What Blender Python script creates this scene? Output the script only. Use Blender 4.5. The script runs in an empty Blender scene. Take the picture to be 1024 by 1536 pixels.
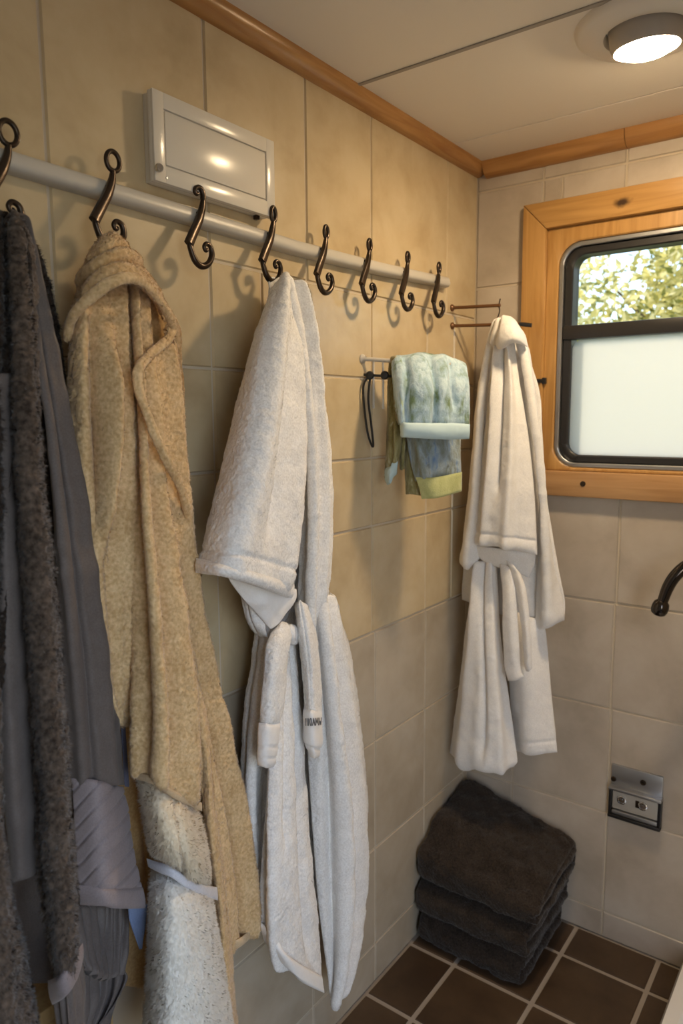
import bpy, bmesh, math, random
import numpy as np
from mathutils import Vector, Matrix
PI = math.pi
scn = bpy.context.scene
COL = scn.collection
rng = np.random.default_rng(7)

# ------------------------------------------------------------------ helpers
def link_mesh(name, me, mats, parent=None):
    o = bpy.data.objects.new(name, me)
    for m in (mats if isinstance(mats, (list, tuple)) else [mats]):
        me.materials.append(m)
    COL.objects.link(o)
    if parent is not None:
        o.parent = parent
        o.matrix_parent_inverse = Matrix.Translation(-Vector(parent.location))
    return o

def obj(name, bm, mats, parent=None, smooth=False):
    me = bpy.data.meshes.new(name)
    bmesh.ops.recalc_face_normals(bm, faces=bm.faces)
    bm.to_mesh(me); bm.free()
    if smooth:
        me.shade_smooth()
        try: me.set_sharp_from_angle(angle=math.radians(42))
        except Exception: pass
    return link_mesh(name, me, mats, parent)

def tag(o, label, cat, group=None, kind=None):
    o['label'] = label; o['category'] = cat
    if group: o['group'] = group
    if kind: o['kind'] = kind
    return o

def thing(name, loc, label, cat, group=None):
    o = bpy.data.objects.new(name, None); COL.objects.link(o)
    o.location = loc; o.empty_display_size = .05
    return tag(o, label, cat, group)

def struct(o):
    o['kind'] = 'structure'; return o

def box(bm, lo, hi, bev=0, mi=0):
    x0, y0, z0 = lo; x1, y1, z1 = hi
    vs = [bm.verts.new(c) for c in ((x0,y0,z0),(x1,y0,z0),(x1,y1,z0),(x0,y1,z0),(x0,y0,z1),(x1,y0,z1),(x1,y1,z1),(x0,y1,z1))]
    fs = [bm.faces.new([vs[i] for i in q]) for q in ((0,3,2,1),(4,5,6,7),(0,1,5,4),(1,2,6,5),(2,3,7,6),(3,0,4,7))]
    for f in fs: f.material_index = mi
    if bev:
        es = list({e for f in fs for e in f.edges})
        r = bmesh.ops.bevel(bm, geom=es, offset=bev, segments=2, profile=.5, affect='EDGES')
        for f in r['faces']: f.material_index = mi

def catmull(P, n):
    P = [Vector(p) for p in P]
    out = []
    for i in range(len(P)-1):
        p0 = P[max(i-1,0)]; p1 = P[i]; p2 = P[i+1]; p3 = P[min(i+2,len(P)-1)]
        if i == 0: p0 = 2*p1-p2
        if i == len(P)-2: p3 = 2*p2-p1
        for k in range(n):
            t = k/n
            out.append(.5*((2*p1)+(p2-p0)*t+(2*p0-5*p1+4*p2-p3)*t*t+(3*p1-p0-3*p2+p3)*t**3))
    out.append(P[-1]); return out

def lerp_list(a, n):
    x = np.linspace(0, len(a)-1, n)
    return np.interp(x, range(len(a)), a)

def tube(bm, P, R, seg=10, sub=5, flat=None, up=None, closed=False):
    """sweep along points; R radius list; flat = list of (width, thickness) scale pairs"""
    pts = catmull(P, sub) if sub > 1 else [Vector(p) for p in P]
    n = len(pts)
    rad = lerp_list(R if isinstance(R, (list, tuple)) else [R, R], n)
    if flat: fw = lerp_list([f[0] for f in flat], n); ft = lerp_list([f[1] for f in flat], n)
    rings = []; nrm = Vector(up) if up is not None else None
    for i, c in enumerate(pts):
        t = (pts[min(i+1,n-1)]-pts[max(i-1,0)]).normalized()
        if nrm is None:
            nrm = t.orthogonal().normalized()
        if up is not None: nrm = Vector(up)
        a = (nrm - t*nrm.dot(t))
        if a.length < 1e-5: a = t.orthogonal()
        a.normalize(); nrm = a; b = t.cross(a)
        ring = []
        for k in range(seg):
            th = 2*PI*k/seg
            ca, sa = math.cos(th), math.sin(th)
            if flat:
                e = .6
                ca = math.copysign(abs(ca)**e, ca)*ft[i]; sa = math.copysign(abs(sa)**e, sa)*fw[i]
            ring.append(bm.verts.new(c+(a*ca+b*sa)*rad[i]))
        rings.append(ring)
    for i in range(n-1):
        for k in range(seg):
            bm.faces.new((rings[i][k], rings[i][(k+1)%seg], rings[i+1][(k+1)%seg], rings[i+1][k]))
    bm.faces.new(rings[0][::-1]); bm.faces.new(rings[-1])

def lathe(bm, prof, c, axis, seg=32, mi=0):
    """prof: (r, h) along axis from c"""
    axis = Vector(axis).normalized(); a = axis.orthogonal().normalized(); b = axis.cross(a); c = Vector(c)
    rings = []
    for r, h in prof:
        if r < 1e-6: rings.append([bm.verts.new(c+axis*h)])
        else: rings.append([bm.verts.new(c+axis*h+(a*math.cos(2*PI*k/seg)+b*math.sin(2*PI*k/seg))*r) for k in range(seg)])
    for i in range(len(rings)-1):
        p, q = rings[i], rings[i+1]
        for k in range(seg):
            k2 = (k+1) % seg
            if len(p) == 1 and len(q) == 1: continue
            if len(p) == 1: f = bm.faces.new((p[0], q[k], q[k2]))
            elif len(q) == 1: f = bm.faces.new((p[k], p[k2], q[0]))
            else: f = bm.faces.new((p[k], p[k2], q[k2], q[k]))
            f.material_index = mi

# ---- numpy value noise
_perm = np.random.default_rng(3).random(8192)
def _h(i, j, k):
    return _perm[(i*73856093 ^ j*19349663 ^ k*83492791) & 8191]
def vnoise(p, s):
    q = np.asarray(p)*s; i = np.floor(q).astype(np.int64); f = q-i; f = f*f*(3-2*f)
    r = 0
    for dx in (0,1):
        wx = f[...,0] if dx else 1-f[...,0]
        for dy in (0,1):
            wy = f[...,1] if dy else 1-f[...,1]
            for dz in (0,1):
                wz = f[...,2] if dz else 1-f[...,2]
                r = r + wx*wy*wz*_h(i[...,0]+dx, i[...,1]+dy, i[...,2]+dz)
    return r*2-1

def cr_eval(A, t):
    """Catmull-Rom along axis 0 of A (n, ...) at params t in 0..1"""
    n = A.shape[0]
    if n == 1: return np.repeat(A, len(t), 0)
    x = t*(n-1); i = np.clip(np.floor(x).astype(int), 0, n-2); f = (x-i)
    first = 2*A[0]-A[1]; last = 2*A[-1]-A[-2]
    E = np.concatenate([first[None], A, last[None]])
    p0, p1, p2, p3 = E[i], E[i+1], E[i+2], E[i+3]
    f = f.reshape((-1,)+(1,)*(A.ndim-1))
    return .5*(2*p1+(p2-p0)*f+(2*p0-5*p1+4*p2-p3)*f**2+(3*p1-p0-3*p2+p3)*f**3)

def sstep(a, b, x):
    t = np.clip((x-a)/(b-a+1e-9), 0, 1); return t*t*(3-2*t)

def cloth(name, net, mat, parent, T=.012, folds=(), bulge=0., step=.003, out=(1,-.3,0), terry=.0005,
          wave=.002, fuzz=0, flen=.006, fwid=.0009, fdown=.6, frand=.6, pw=4, backflat=False, seed=0, tri_seam=(), nrand=.9, clump=.8, cfreq=90):
    """a hanging piece of cloth: a net of control points (rows from top to bottom, columns left to right)
    splined into a thick, round-edged sheet with folds; fuzz = pile threads per square metre"""
    K = max(len(r) for r in net)
    rows = []
    for r in net:
        r = np.array(r, float)
        rows.append(r if len(r) == K else cr_eval(r, np.linspace(0, 1, K)))
    A = np.array(rows)
    Lh = np.linalg.norm(np.diff(A, axis=0), axis=2).sum(0).max()
    Lw = np.linalg.norm(np.diff(A, axis=1), axis=2).sum(1).max()
    nv = int(np.clip(Lh/step, 12, 420)); nu = int(np.clip(Lw/step, 12, 160))
    # even spacing down the rows
    vv = np.linspace(0, 1, nv)
    seg = np.linalg.norm(np.diff(A.mean(1), axis=0), axis=1); cum = np.concatenate([[0], np.cumsum(seg)])/seg.sum()
    vpar = np.interp(vv, cum, np.linspace(0, 1, len(cum)))
    uu = np.linspace(0, 1, nu); uu = .75*uu+.25*(.5-.5*np.cos(PI*uu))
    S = cr_eval(A, vpar)                                    # nv,K,3
    S = np.moveaxis(cr_eval(np.moveaxis(S, 1, 0), uu), 0, 1)  # nv,nu,3
    def normals(S):
        du = np.gradient(S, axis=1); dv = np.gradient(S, axis=0)
        N = np.cross(du, dv); N /= np.linalg.norm(N, axis=2, keepdims=True)+1e-12
        s = np.sign((N*np.array(out)).sum(2, keepdims=True).mean())
        return N*(s if s != 0 else 1)
    N = normals(S)
    U, V = np.meshgrid(uu, vv)
    disp = .35*bulge*(np.sin(PI*U)-.6)
    for f in folds:
        u0, u1, amp, w = f[:4]; va, vb = (f[4], f[5]) if len(f) > 5 else (-1, 2)
        uc = u0+(u1-u0)*V + .012*np.sin(7*V+u0*20+seed)
        win = sstep(va-.08, va+.08, V)*(1-sstep(vb-.08, vb+.08, V))
        disp = disp + 1.6*amp*np.exp(-((U-uc)/w)**2)*win
    for (v0, v1, amp, w) in tri_seam:                        # horizontal seams: v at left, v at right
        vc = v0+(v1-v0)*U; disp = disp + amp*np.exp(-((V-vc)/w)**2)
    disp = disp + wave*vnoise(S+seed*3.1, 22) + .5*wave*vnoise(S+seed, 55)
    r = (1-np.abs(2*U-1)**pw)**(1/2.2)
    ev = min(.5, 1.2*T/max(Lh, 1e-3))
    rv = (np.clip(np.minimum(V, 1-V)/ev, 0, 1)); rv = np.sqrt(1-(1-rv)**2)
    th = .5*T*r*rv
    tn = terry*(vnoise(S+seed, 330)+.8*vnoise(S+5+seed, 170))
    tm = .5*T
    F = S+N*(disp-tm+th+tn)[..., None]
    B = S+N*((disp*(0 if backflat else 1)-tm-th+tn))[..., None]
    B[:, 0] = F[:, 0]; B[:, -1] = F[:, -1]
    # loop: front 0..nu-1 then back nu-2..1
    P = np.concatenate([F, B[:, -2:0:-1]], axis=1); m = P.shape[1]
    idx = np.arange(nv*m).reshape(nv, m)
    a = idx[:-1]; b = np.roll(idx, -1, 1)[:-1]; c = np.roll(idx, -1, 1)[1:]; d = idx[1:]
    quads = np.stack([a, b, c, d], -1).reshape(-1, 4)
    verts = P.reshape(-1, 3)
    gx = np.roll(P, -1, 1)-np.roll(P, 1, 1); gy = np.gradient(P, axis=0)
    VN = np.cross(gx, gy); VN /= np.linalg.norm(VN, axis=2, keepdims=True)+1e-12
    fl = np.sign((VN[:, nu//2]*N[:, nu//2]).sum(1).mean()); VN *= fl
    if fl < 0: quads = quads[:, ::-1]
    vn = VN.reshape(-1, 3)
    tris = np.zeros((0, 3), int)
    if fuzz:
        e1 = np.linalg.norm(np.diff(P[:, :nu], axis=1), axis=2)[:-1]; e2 = np.linalg.norm(np.diff(P[:, :nu], axis=0), axis=2)[:, :-1]
        area = (e1*e2); n = int(fuzz*area.sum())
        pr = area.ravel()/area.sum()
        g = np.random.default_rng(100+seed)
        cell = g.choice(pr.size, n, p=pr); ci, cj = np.unravel_index(cell, area.shape)
        fi = g.random(n)[:, None]; fj = g.random(n)[:, None]
        def bil(X): return (X[ci, cj]*(1-fi)+X[ci+1, cj]*fi)*(1-fj)+(X[ci, cj+1]*(1-fi)+X[ci+1, cj+1]*fi)*fj
        p = bil(P[:, :nu]); nn = bil(VN[:, :nu]); nn /= np.linalg.norm(nn, axis=1, keepdims=True)+1e-9
        cl = np.stack([vnoise(p+k*9+seed, cfreq) for k in (1, 2, 3)], 1)        # clumped lean
        dr = nn + np.array([0, 0, -fdown]) + frand*(g.random((n, 3))-.5)*1.2 + clump*frand*cl
        dr /= np.linalg.norm(dr, axis=1, keepdims=True)
        L = flen*(.55+.6*g.random(n))[:, None]
        side = np.cross(dr, nn+.3*(g.random((n, 3))-.5)); side /= np.linalg.norm(side, axis=1, keepdims=True)+1e-9
        gn = np.cross(side, dr); side *= np.where((gn*nn).sum(1, keepdims=True) < 0, -1., 1.)
        base = len(verts)
        p = p - nn*.0008
        tv = np.stack([p-side*fwid*.5, p+side*fwid*.5, p+dr*L], 1).reshape(-1, 3)
        tris = (base+np.arange(3*n)).reshape(-1, 3)
        tnm = nn+nrand*(g.random((n, 3))-.5); tnm /= np.linalg.norm(tnm, axis=1, keepdims=True)
        verts = np.concatenate([verts, tv]); vn = np.concatenate([vn, np.repeat(tnm, 3, 0)])
    me = bpy.data.meshes.new(name)
    nq, nt = len(quads), len(tris)
    me.vertices.add(len(verts)); me.vertices.foreach_set('co', verts.astype(np.float32).ravel())
    me.loops.add(nq*4+nt*3); me.loops.foreach_set('vertex_index', np.concatenate([quads.ravel(), tris.ravel()]).astype(np.int32))
    me.polygons.add(nq+nt)
    me.polygons.foreach_set('loop_start', np.concatenate([np.arange(nq)*4, nq*4+np.arange(nt)*3]).astype(np.int32))
    me.update(calc_edges=True); me.shade_smooth()
    if fuzz:
        me.normals_split_custom_set_from_vertices(vn.astype(np.float32))
    o = link_mesh(name, me, mat, parent)
    return o

# ------------------------------------------------------------------ materials
def new_mat(name):
    m = bpy.data.materials.new(name); m.use_nodes = True
    nt = m.node_tree; b = nt.nodes['Principled BSDF']
    return m, nt, b
def nd(nt, t, **kw):
    n = nt.nodes.new(t)
    for k, v in kw.items():
        if k in n.inputs: n.inputs[k].default_value = v
        else: setattr(n, k, v)
    return n
def plain(name, col, rough=.5, metal=0., **kw):
    m, nt, b = new_mat(name)
    b.inputs['Base Color'].default_value = (*col, 1); b.inputs['Roughness'].default_value = rough; b.inputs['Metallic'].default_value = metal
    for k, v in kw.items(): b.inputs[k.replace('_', ' ')].default_value = v
    return m
def ramp(nt, stops):
    r = nt.nodes.new('ShaderNodeValToRGB'); e = r.color_ramp.elements
    while len(e) > 1: e.remove(e[-1])
    e[0].position = stops[0][0]; e[0].color = (*stops[0][1], 1)
    for p, c in stops[1:]:
        x = e.new(p); x.color = (*c, 1)
    return r
def fabric(name, c1, c2, scale=260, bump=.25, sheen=.25, rough=.95, dist=.0015):
    m, nt, b = new_mat(name); L = nt.links
    tc = nd(nt, 'ShaderNodeTexCoord')
    n1 = nd(nt, 'ShaderNodeTexNoise', Scale=scale, Detail=3.); n2 = nd(nt, 'ShaderNodeTexNoise', Scale=scale*.12, Detail=2.)
    L.new(tc.outputs['Object'], n1.inputs['Vector']); L.new(tc.outputs['Object'], n2.inputs['Vector'])
    add = nd(nt, 'ShaderNodeMath', operation='ADD'); mul = nd(nt, 'ShaderNodeMath', operation='MULTIPLY'); mul.inputs[1].default_value = .45
    L.new(n2.outputs['Fac'], mul.inputs[0]); L.new(n1.outputs['Fac'], add.inputs[0]); L.new(mul.outputs[0], add.inputs[1])
    r = ramp(nt, [(.5, c1), (.95, c2)]); L.new(add.outputs[0], r.inputs[0]); L.new(r.outputs[0], b.inputs['Base Color'])
    bp = nd(nt, 'ShaderNodeBump', Strength=bump, Distance=dist); L.new(n1.outputs['Fac'], bp.inputs['Height']); L.new(bp.outputs[0], b.inputs['Normal'])
    b.inputs['Roughness'].default_value = rough; b.inputs['Sheen Weight'].default_value = sheen; b.inputs['Sheen Roughness'].default_value = .5
    b.inputs['Specular IOR Level'].default_value = .1
    return m
def wood(name, c1, c2, axis, rough=.35, knot=None, s=1.):
    m, nt, b = new_mat(name); L = nt.links
    tc = nd(nt, 'ShaderNodeTexCoord'); mp = nd(nt, 'ShaderNodeMapping')
    sc = [22*s, 22*s, 22*s]; sc[axis] = 1.6*s; mp.inputs['Scale'].default_value = sc
    L.new(tc.outputs['Object'], mp.inputs[0])
    n = nd(nt, 'ShaderNodeTexNoise', Scale=2.2, Detail=6., Distortion=1.2); L.new(mp.outputs[0], n.inputs['Vector'])
    r = ramp(nt, [(.3, c1), (.7, c2)]); L.new(n.outputs['Fac'], r.inputs[0])
    src = r.outputs[0]
    if knot:
        geo = nd(nt, 'ShaderNodeNewGeometry'); sub = nd(nt, 'ShaderNodeVectorMath', operation='SUBTRACT'); sub.inputs[1].default_value = knot
        L.new(geo.outputs['Position'], sub.inputs[0])
        ml = nd(nt, 'ShaderNodeVectorMath', operation='MULTIPLY'); ml.inputs[1].default_value = (45, 0, 85); L.new(sub.outputs[0], ml.inputs[0])
        n3 = nd(nt, 'ShaderNodeTexNoise', Scale=60., Detail=3.); L.new(geo.outputs['Position'], n3.inputs['Vector'])
        ln = nd(nt, 'ShaderNodeVectorMath', operation='LENGTH'); L.new(ml.outputs[0], ln.inputs[0])
        ad = nd(nt, 'ShaderNodeMath', operation='ADD'); L.new(ln.outputs['Value'], ad.inputs[0]); L.new(n3.outputs['Fac'], ad.inputs[1])
        r2 = ramp(nt, [(.55, (1,1,1)), (1.0, (0,0,0))]); mr = nd(nt, 'ShaderNodeMath', operation='MULTIPLY'); mr.inputs[1].default_value = .62
        L.new(ad.outputs[0], mr.inputs[0]); L.new(mr.outputs[0], r2.inputs[0])
        mx = nd(nt, 'ShaderNodeMix', data_type='RGBA'); L.new(r2.outputs[0], mx.inputs[0]); L.new(src, mx.inputs[6]); mx.inputs[7].default_value = (.05,.025,.012,1)
        src = mx.outputs[2]
    L.new(src, b.inputs['Base Color']); b.inputs['Roughness'].default_value = rough
    bp = nd(nt, 'ShaderNodeBump', Strength=.08, Distance=.002); L.new(n.outputs['Fac'], bp.inputs['Height']); L.new(bp.outputs[0], b.inputs['Normal'])
    return m
def tile_mat(name, stops, rough=.3, sc=5., bump=.03, spec=.7):
    m, nt, b = new_mat(name); L = nt.links
    geo = nd(nt, 'ShaderNodeNewGeometry')
    off = nd(nt, 'ShaderNodeVectorMath', operation='MULTIPLY_ADD'); L.new(geo.outputs['Position'], off.inputs[0]); off.inputs[1].default_value = (1,1,1)
    sc3 = nd(nt, 'ShaderNodeVectorMath', operation='SCALE'); sc3.inputs[0].default_value = (13, 7, 5); L.new(geo.outputs['Random Per Island'], sc3.inputs['Scale']); L.new(sc3.outputs[0], off.inputs[2])
    n = nd(nt, 'ShaderNodeTexNoise', Scale=sc, Detail=5., Roughness=.55, Distortion=.25); L.new(off.outputs[0], n.inputs['Vector'])
    n2 = nd(nt, 'ShaderNodeTexNoise', Scale=sc*9, Detail=5.); L.new(off.outputs[0], n2.inputs['Vector'])
    a = nd(nt, 'ShaderNodeMath', operation='MULTIPLY_ADD'); L.new(n2.outputs['Fac'], a.inputs[0]); a.inputs[1].default_value = .06; L.new(n.outputs['Fac'], a.inputs[2])
    r = ramp(nt, stops); L.new(a.outputs[0], r.inputs[0]); L.new(r.outputs[0], b.inputs['Base Color'])
    rr = nd(nt, 'ShaderNodeMapRange'); rr.inputs[3].default_value = rough-.01; rr.inputs[4].default_value = rough+.03; L.new(n2.outputs['Fac'], rr.inputs[0]); L.new(rr.outputs[0], b.inputs['Roughness'])
    n3 = nd(nt, 'ShaderNodeTexNoise', Scale=120., Detail=2.); L.new(geo.outputs['Position'], n3.inputs['Vector'])
    b.inputs['Specular IOR Level'].default_value = spec
    bp = nd(nt, 'ShaderNodeBump', Strength=bump, Distance=.002); L.new(n3.outputs['Fac'], bp.inputs['Height']); L.new(bp.outputs[0], b.inputs['Normal'])
    return m

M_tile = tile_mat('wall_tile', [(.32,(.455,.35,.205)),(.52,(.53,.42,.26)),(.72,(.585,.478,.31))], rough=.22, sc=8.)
M_tile_shade = tile_mat('wall_tile_shaded', [(.32,(.385,.322,.238)),(.52,(.44,.375,.285)),(.72,(.48,.415,.325))], rough=.24, sc=8.)  # same tile, darkened and greyed to paint in the shade low on the wall
M_tile_back = tile_mat('back_tile', [(.34,(.38,.325,.26)),(.52,(.45,.39,.32)),(.72,(.51,.455,.385))], rough=.28, sc=8.)
M_grout = plain('grout', (.50,.43,.33), .85)
M_grout_low = plain('floor_grout', (.33,.29,.25), .9)
M_floor = tile_mat('floor_tile', [(.36,(.044,.026,.015)),(.58,(.072,.045,.026)),(.82,(.105,.070,.044))], rough=.42, sc=6., spec=.4)
M_ceil = plain('ceiling_paint', (.80,.75,.67), .5)
M_batten = plain('ceiling_batten', (.33,.30,.26), .5)
M_wood_y = wood('trim_wood_y', (.30,.135,.04), (.48,.25,.085), 1, .25)
M_wood_x = wood('trim_wood_x', (.30,.135,.04), (.48,.25,.085), 0, .3)
M_case_x = wood('casing_wood_x', (.34,.175,.05), (.48,.275,.095), 0, .33, knot=(.388,-.02,1.905))
M_case_z = wood('casing_wood_z', (.34,.175,.05), (.48,.275,.095), 2, .33)
M_sill = wood('sill_wood', (.37,.20,.085), (.49,.29,.135), 0, .3)
M_white = plain('white_lacquer', (.66,.62,.55), .22)
M_rail = plain('rail_paint', (.50,.47,.42), .35, 0.)
M_bronze = plain('dark_bronze', (.055,.040,.030), .28, .8)
M_chrome = plain('chrome', (.6,.6,.6), .12, 1.)
M_steel = plain('brushed_steel', (.42,.43,.45), .35, .9)
M_plate = plain('plate_cream', (.45,.42,.37), .4, .2)
M_black = plain('black_plastic', (.012,.012,.013), .35)
M_bframe = plain('window_black', (.018,.018,.02), .38)
M_darkchrome = plain('dark_chrome', (.075,.065,.06), .12, .95)
M_rod = plain('brown_rod', (.16,.075,.03), .4, .35)
M_ceramic = plain('white_ceramic', (.78,.78,.77), .15)
M_lampw = plain('lamp_white', (.72,.68,.62), .35)
M_lampg = plain('lamp_grey', (.42,.39,.35), .4)
M_emit, _nt, _b = new_mat('lamp_glow'); _b.inputs['Base Color'].default_value = (1,.9,.75,1)
_b.inputs['Emission Color'].default_value = (1,.74,.44,1); _b.inputs['Emission Strength'].default_value = 290.
M_glass, _nt, _b = new_mat('clear_pane'); _b.inputs['Transmission Weight'].default_value = 1.; _b.inputs['Roughness'].default_value = 0.; _b.inputs['IOR'].default_value = 1.01
M_frost, _nt, _b = new_mat('frosted_pane')
_t = nd(_nt, 'ShaderNodeBsdfTranslucent'); _t.inputs[0].default_value = (.80,.79,.73,1); _mx = nd(_nt, 'ShaderNodeMixShader'); _mx.inputs[0].default_value = .85
_nt.links.new(_b.outputs[0], _mx.inputs[1]); _nt.links.new(_t.outputs[0], _mx.inputs[2]); _nt.links.new(_mx.outputs[0], _nt.nodes['Material Output'].inputs[0])
_b.inputs['Base Color'].default_value = (.8,.8,.78,1); _b.inputs['Roughness'].default_value = .3

F_brown = fabric('brown_plush', (.028,.019,.0135), (.135,.10,.076), 170, .6, .2)
F_brownd = fabric('dark_brown_plush', (.016,.010,.007), (.05,.034,.024), 240, .5, .15)
F_satin = fabric('grey_satin', (.110,.089,.079), (.142,.118,.106), 500, .06, .1, .42)
F_satin2 = fabric('mauve_satin', (.235,.193,.193), (.29,.243,.243), 500, .06, .1, .45)
F_blued = fabric('dark_blue_lining', (.075,.075,.105), (.10,.10,.14), 500, .06, .1, .6)
F_blue = fabric('blue_lining', (.17,.22,.36), (.22,.28,.43), 500, .06, .1, .6)
F_beige = fabric('beige_plush', (.51,.325,.145), (.78,.565,.315), 200, .5, .3)
F_beige_in = fabric('beige_lining', (.44,.285,.12), (.60,.41,.20), 240, .3, .2)
F_cream = fabric('cream_plush', (.66,.54,.37), (.86,.75,.57), 200, .4, .3)
F_creamw = fabric('pale_plush', (.70,.66,.58), (.90,.87,.80), 200, .4, .3)
F_band = fabric('satin_band', (.55,.55,.60), (.66,.66,.71), 400, .05, .1, .4)
F_bind = fabric('beige_binding', (.50,.37,.22), (.60,.46,.30), 400, .1, .1, .7)
F_white = fabric('white_terry', (.70,.68,.655), (.90,.885,.865), 300, .5, .3)
F_whitein = fabric('white_weave', (.80,.78,.76), (.87,.855,.84), 700, .12, .1)
F_fleece = fabric('white_fleece', (.74,.73,.72), (.86,.85,.84), 400, .15, .3)
F_char = fabric('charcoal_towel', (.014,.0095,.007), (.046,.035,.027), 240, .5, .2)

# ------------------------------------------------------------------ setting
RX0, RX1, RY0, RY1, H = 0., 1.40, -2.60, 0., 2.068
def tiles(bm, rects, mk, gap=.0022, bev=.0022, rise=.0035, mi=0):
    """bevelled tiles; mk(a, b, h) maps wall coordinates to the room"""
    for (a0, a1, b0, b1) in rects:
        a0 += gap; a1 -= gap; b0 += gap; b1 -= gap
        if a1-a0 < .006 or b1-b0 < .006: continue
        o = [bm.verts.new(mk(*q)) for q in ((a0,b0,0),(a1,b0,0),(a1,b1,0),(a0,b1,0))]
        i = [bm.verts.new(mk(*q)) for q in ((a0+bev,b0+bev,rise),(a1-bev,b0+bev,rise),(a1-bev,b1-bev,rise),(a0+bev,b1-bev,rise))]
        bm.faces.new(i).material_index = mi
        for k in range(4): bm.faces.new((o[k], o[(k+1)%4], i[(k+1)%4], i[k])).material_index = mi

# left wall: tile faces lie at x = 0, grout 3.5 mm behind
bm = bmesh.new()
ZR = [0, .105, .36, .636, .906, 1.157, 1.313, 1.489, 1.668, H]
cols = {i: [-2.6,-2.37,-2.12,-1.87,-1.62,-1.42,-1.16,-.988,-.74,-.494,-.258,-.03,0] for i in range(9)}
for i in (4,5): cols[i] = [-2.6,-2.37,-2.12,-1.87,-1.62,-1.277,-.988,-.74,-.506,-.262,-.12,0]
cols[6] = [-2.6,-2.37,-2.12,-1.87,-1.62,-1.277,-.988,-.731,-.508,-.262,-.12,0]
cols[7] = [-2.6,-2.37,-2.12,-1.87,-1.62,-1.277,-.988,-.862,-.731,-.508,-.262,-.12,0]
cols[8] = [-2.6,-2.37,-2.12,-1.87,-1.57,-1.277,-.988,-.731,-.508,-.165,0]
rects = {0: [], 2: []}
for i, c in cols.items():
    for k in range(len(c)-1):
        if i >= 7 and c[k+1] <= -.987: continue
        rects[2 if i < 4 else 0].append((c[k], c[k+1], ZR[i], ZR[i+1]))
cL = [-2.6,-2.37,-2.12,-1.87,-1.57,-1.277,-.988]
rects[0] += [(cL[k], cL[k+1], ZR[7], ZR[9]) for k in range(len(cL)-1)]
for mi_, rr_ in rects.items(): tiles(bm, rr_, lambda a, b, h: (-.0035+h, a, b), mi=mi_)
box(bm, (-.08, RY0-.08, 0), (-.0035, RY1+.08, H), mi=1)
struct(obj('wall_left', bm, [M_tile, M_grout, M_tile_shade]))

# back wall with the window opening
WX0, WX1, WZ0, WZ1 = .233, .90, 1.272, 1.836           # clear hole in the wall
bm = bmesh.new()
ZB = [0, .075, .358, .647, .928, 1.215, 1.48, 1.75, 2.0, H]
XB = {i: [0,.142,.408,.674,.94,1.2,1.40] for i in range(9)}
XB[3] = [0,.13,.405,.674,.94,1.2,1.40]
XB[7] = XB[8] = [0,.184,.388,.674,.94,1.2,1.40]
rects = []
for i, c in XB.items():
    for k in range(len(c)-1):
        a0, a1, b0, b1 = c[k], c[k+1], ZB[i], ZB[i+1]
        # trim the tile to what stays outside the opening
        if a1 <= WX0 or a0 >= WX1 or b1 <= WZ0 or b0 >= WZ1: rects.append((a0,a1,b0,b1)); continue
        if a0 < WX0: rects.append((a0, WX0, b0, b1))
        if a1 > WX1: rects.append((WX1, a1, b0, b1))
        m0, m1 = max(a0, WX0), min(a1, WX1)
        if b0 < WZ0: rects.append((m0, m1, b0, WZ0))
        if b1 > WZ1: rects.append((m0, m1, WZ1, b1))
tiles(bm, rects, lambda a, b, h: (a, .0035-h, b))
for lo, hi in (((-.08,.0035,0),(WX0,.06,H)), ((WX1,.0035,0),(RX1+.08,.06,H)), ((WX0,.0035,0),(WX1,.06,WZ0)), ((WX0,.0035,WZ1),(WX1,.06,H))):
    box(bm, lo, hi, mi=1)
struct(obj('wall_back', bm, [M_tile_back, M_grout]))

# right wall with an unseen doorway added for fill light behind the camera's shoulder, and the front wall
M_plainwall = plain('plain_wall', (.52,.46,.38), .5)
bm = bmesh.new()
DY0, DY1, DZ = -2.2, -1.35, 1.95
box(bm, (RX1, RY0-.08, 0), (RX1+.08, DY0, H)); box(bm, (RX1, DY1, 0), (RX1+.08, RY1+.06, H)); box(bm, (RX1, DY0, DZ), (RX1+.08, DY1, H))
struct(obj('wall_right', bm, M_plainwall))
bm = bmesh.new(); box(bm, (-.08, RY0-.08, 0), (RX1+.08, RY0, H)); struct(obj('wall_front', bm, M_plainwall))

# floor tiles
bm = bmesh.new()
fx = [-.0,.133,.342,.556,.80,1.05,1.40]; fy = [-2.6,-2.35,-2.1,-1.85,-1.62,-1.40,-1.18,-.96,-.75,-.539,-.329,-.128,0]
fr = []
for k in range(len(fy)-1):
    for j in range(len(fx)-1): fr.append((fx[j], fx[j+1], fy[k], fy[k+1]))
tiles(bm, fr, lambda a, b, h: (a, b, -.003+h), gap=.0055, bev=.002, rise=.003)
box(bm, (-.08, RY0-.08, -.06), (RX1+.08, RY1+.06, -.003), mi=1)
struct(obj('floor', bm, [M_floor, M_grout_low]))

# ceiling panels with batten seams
bm = bmesh.new()
cy = [-2.6, -1.8, -1.38, -.985, -.592, -.185, 0]
for k in range(len(cy)-1):
    box(bm, (0, cy[k]+.002, H), (RX1, cy[k+1]-.002, H+.02), .0015)
box(bm, (-.08, RY0-.08, H+.012), (RX1+.08, RY1+.06, H+.06), mi=1)
for k, y in enumerate(cy[1:-1]):
    if k != 4: box(bm, (0, y-.005, H-.0025), (RX1, y+.005, H), .001, mi=1)
struct(obj('ceiling', bm, [M_ceil, M_batten]))

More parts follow.
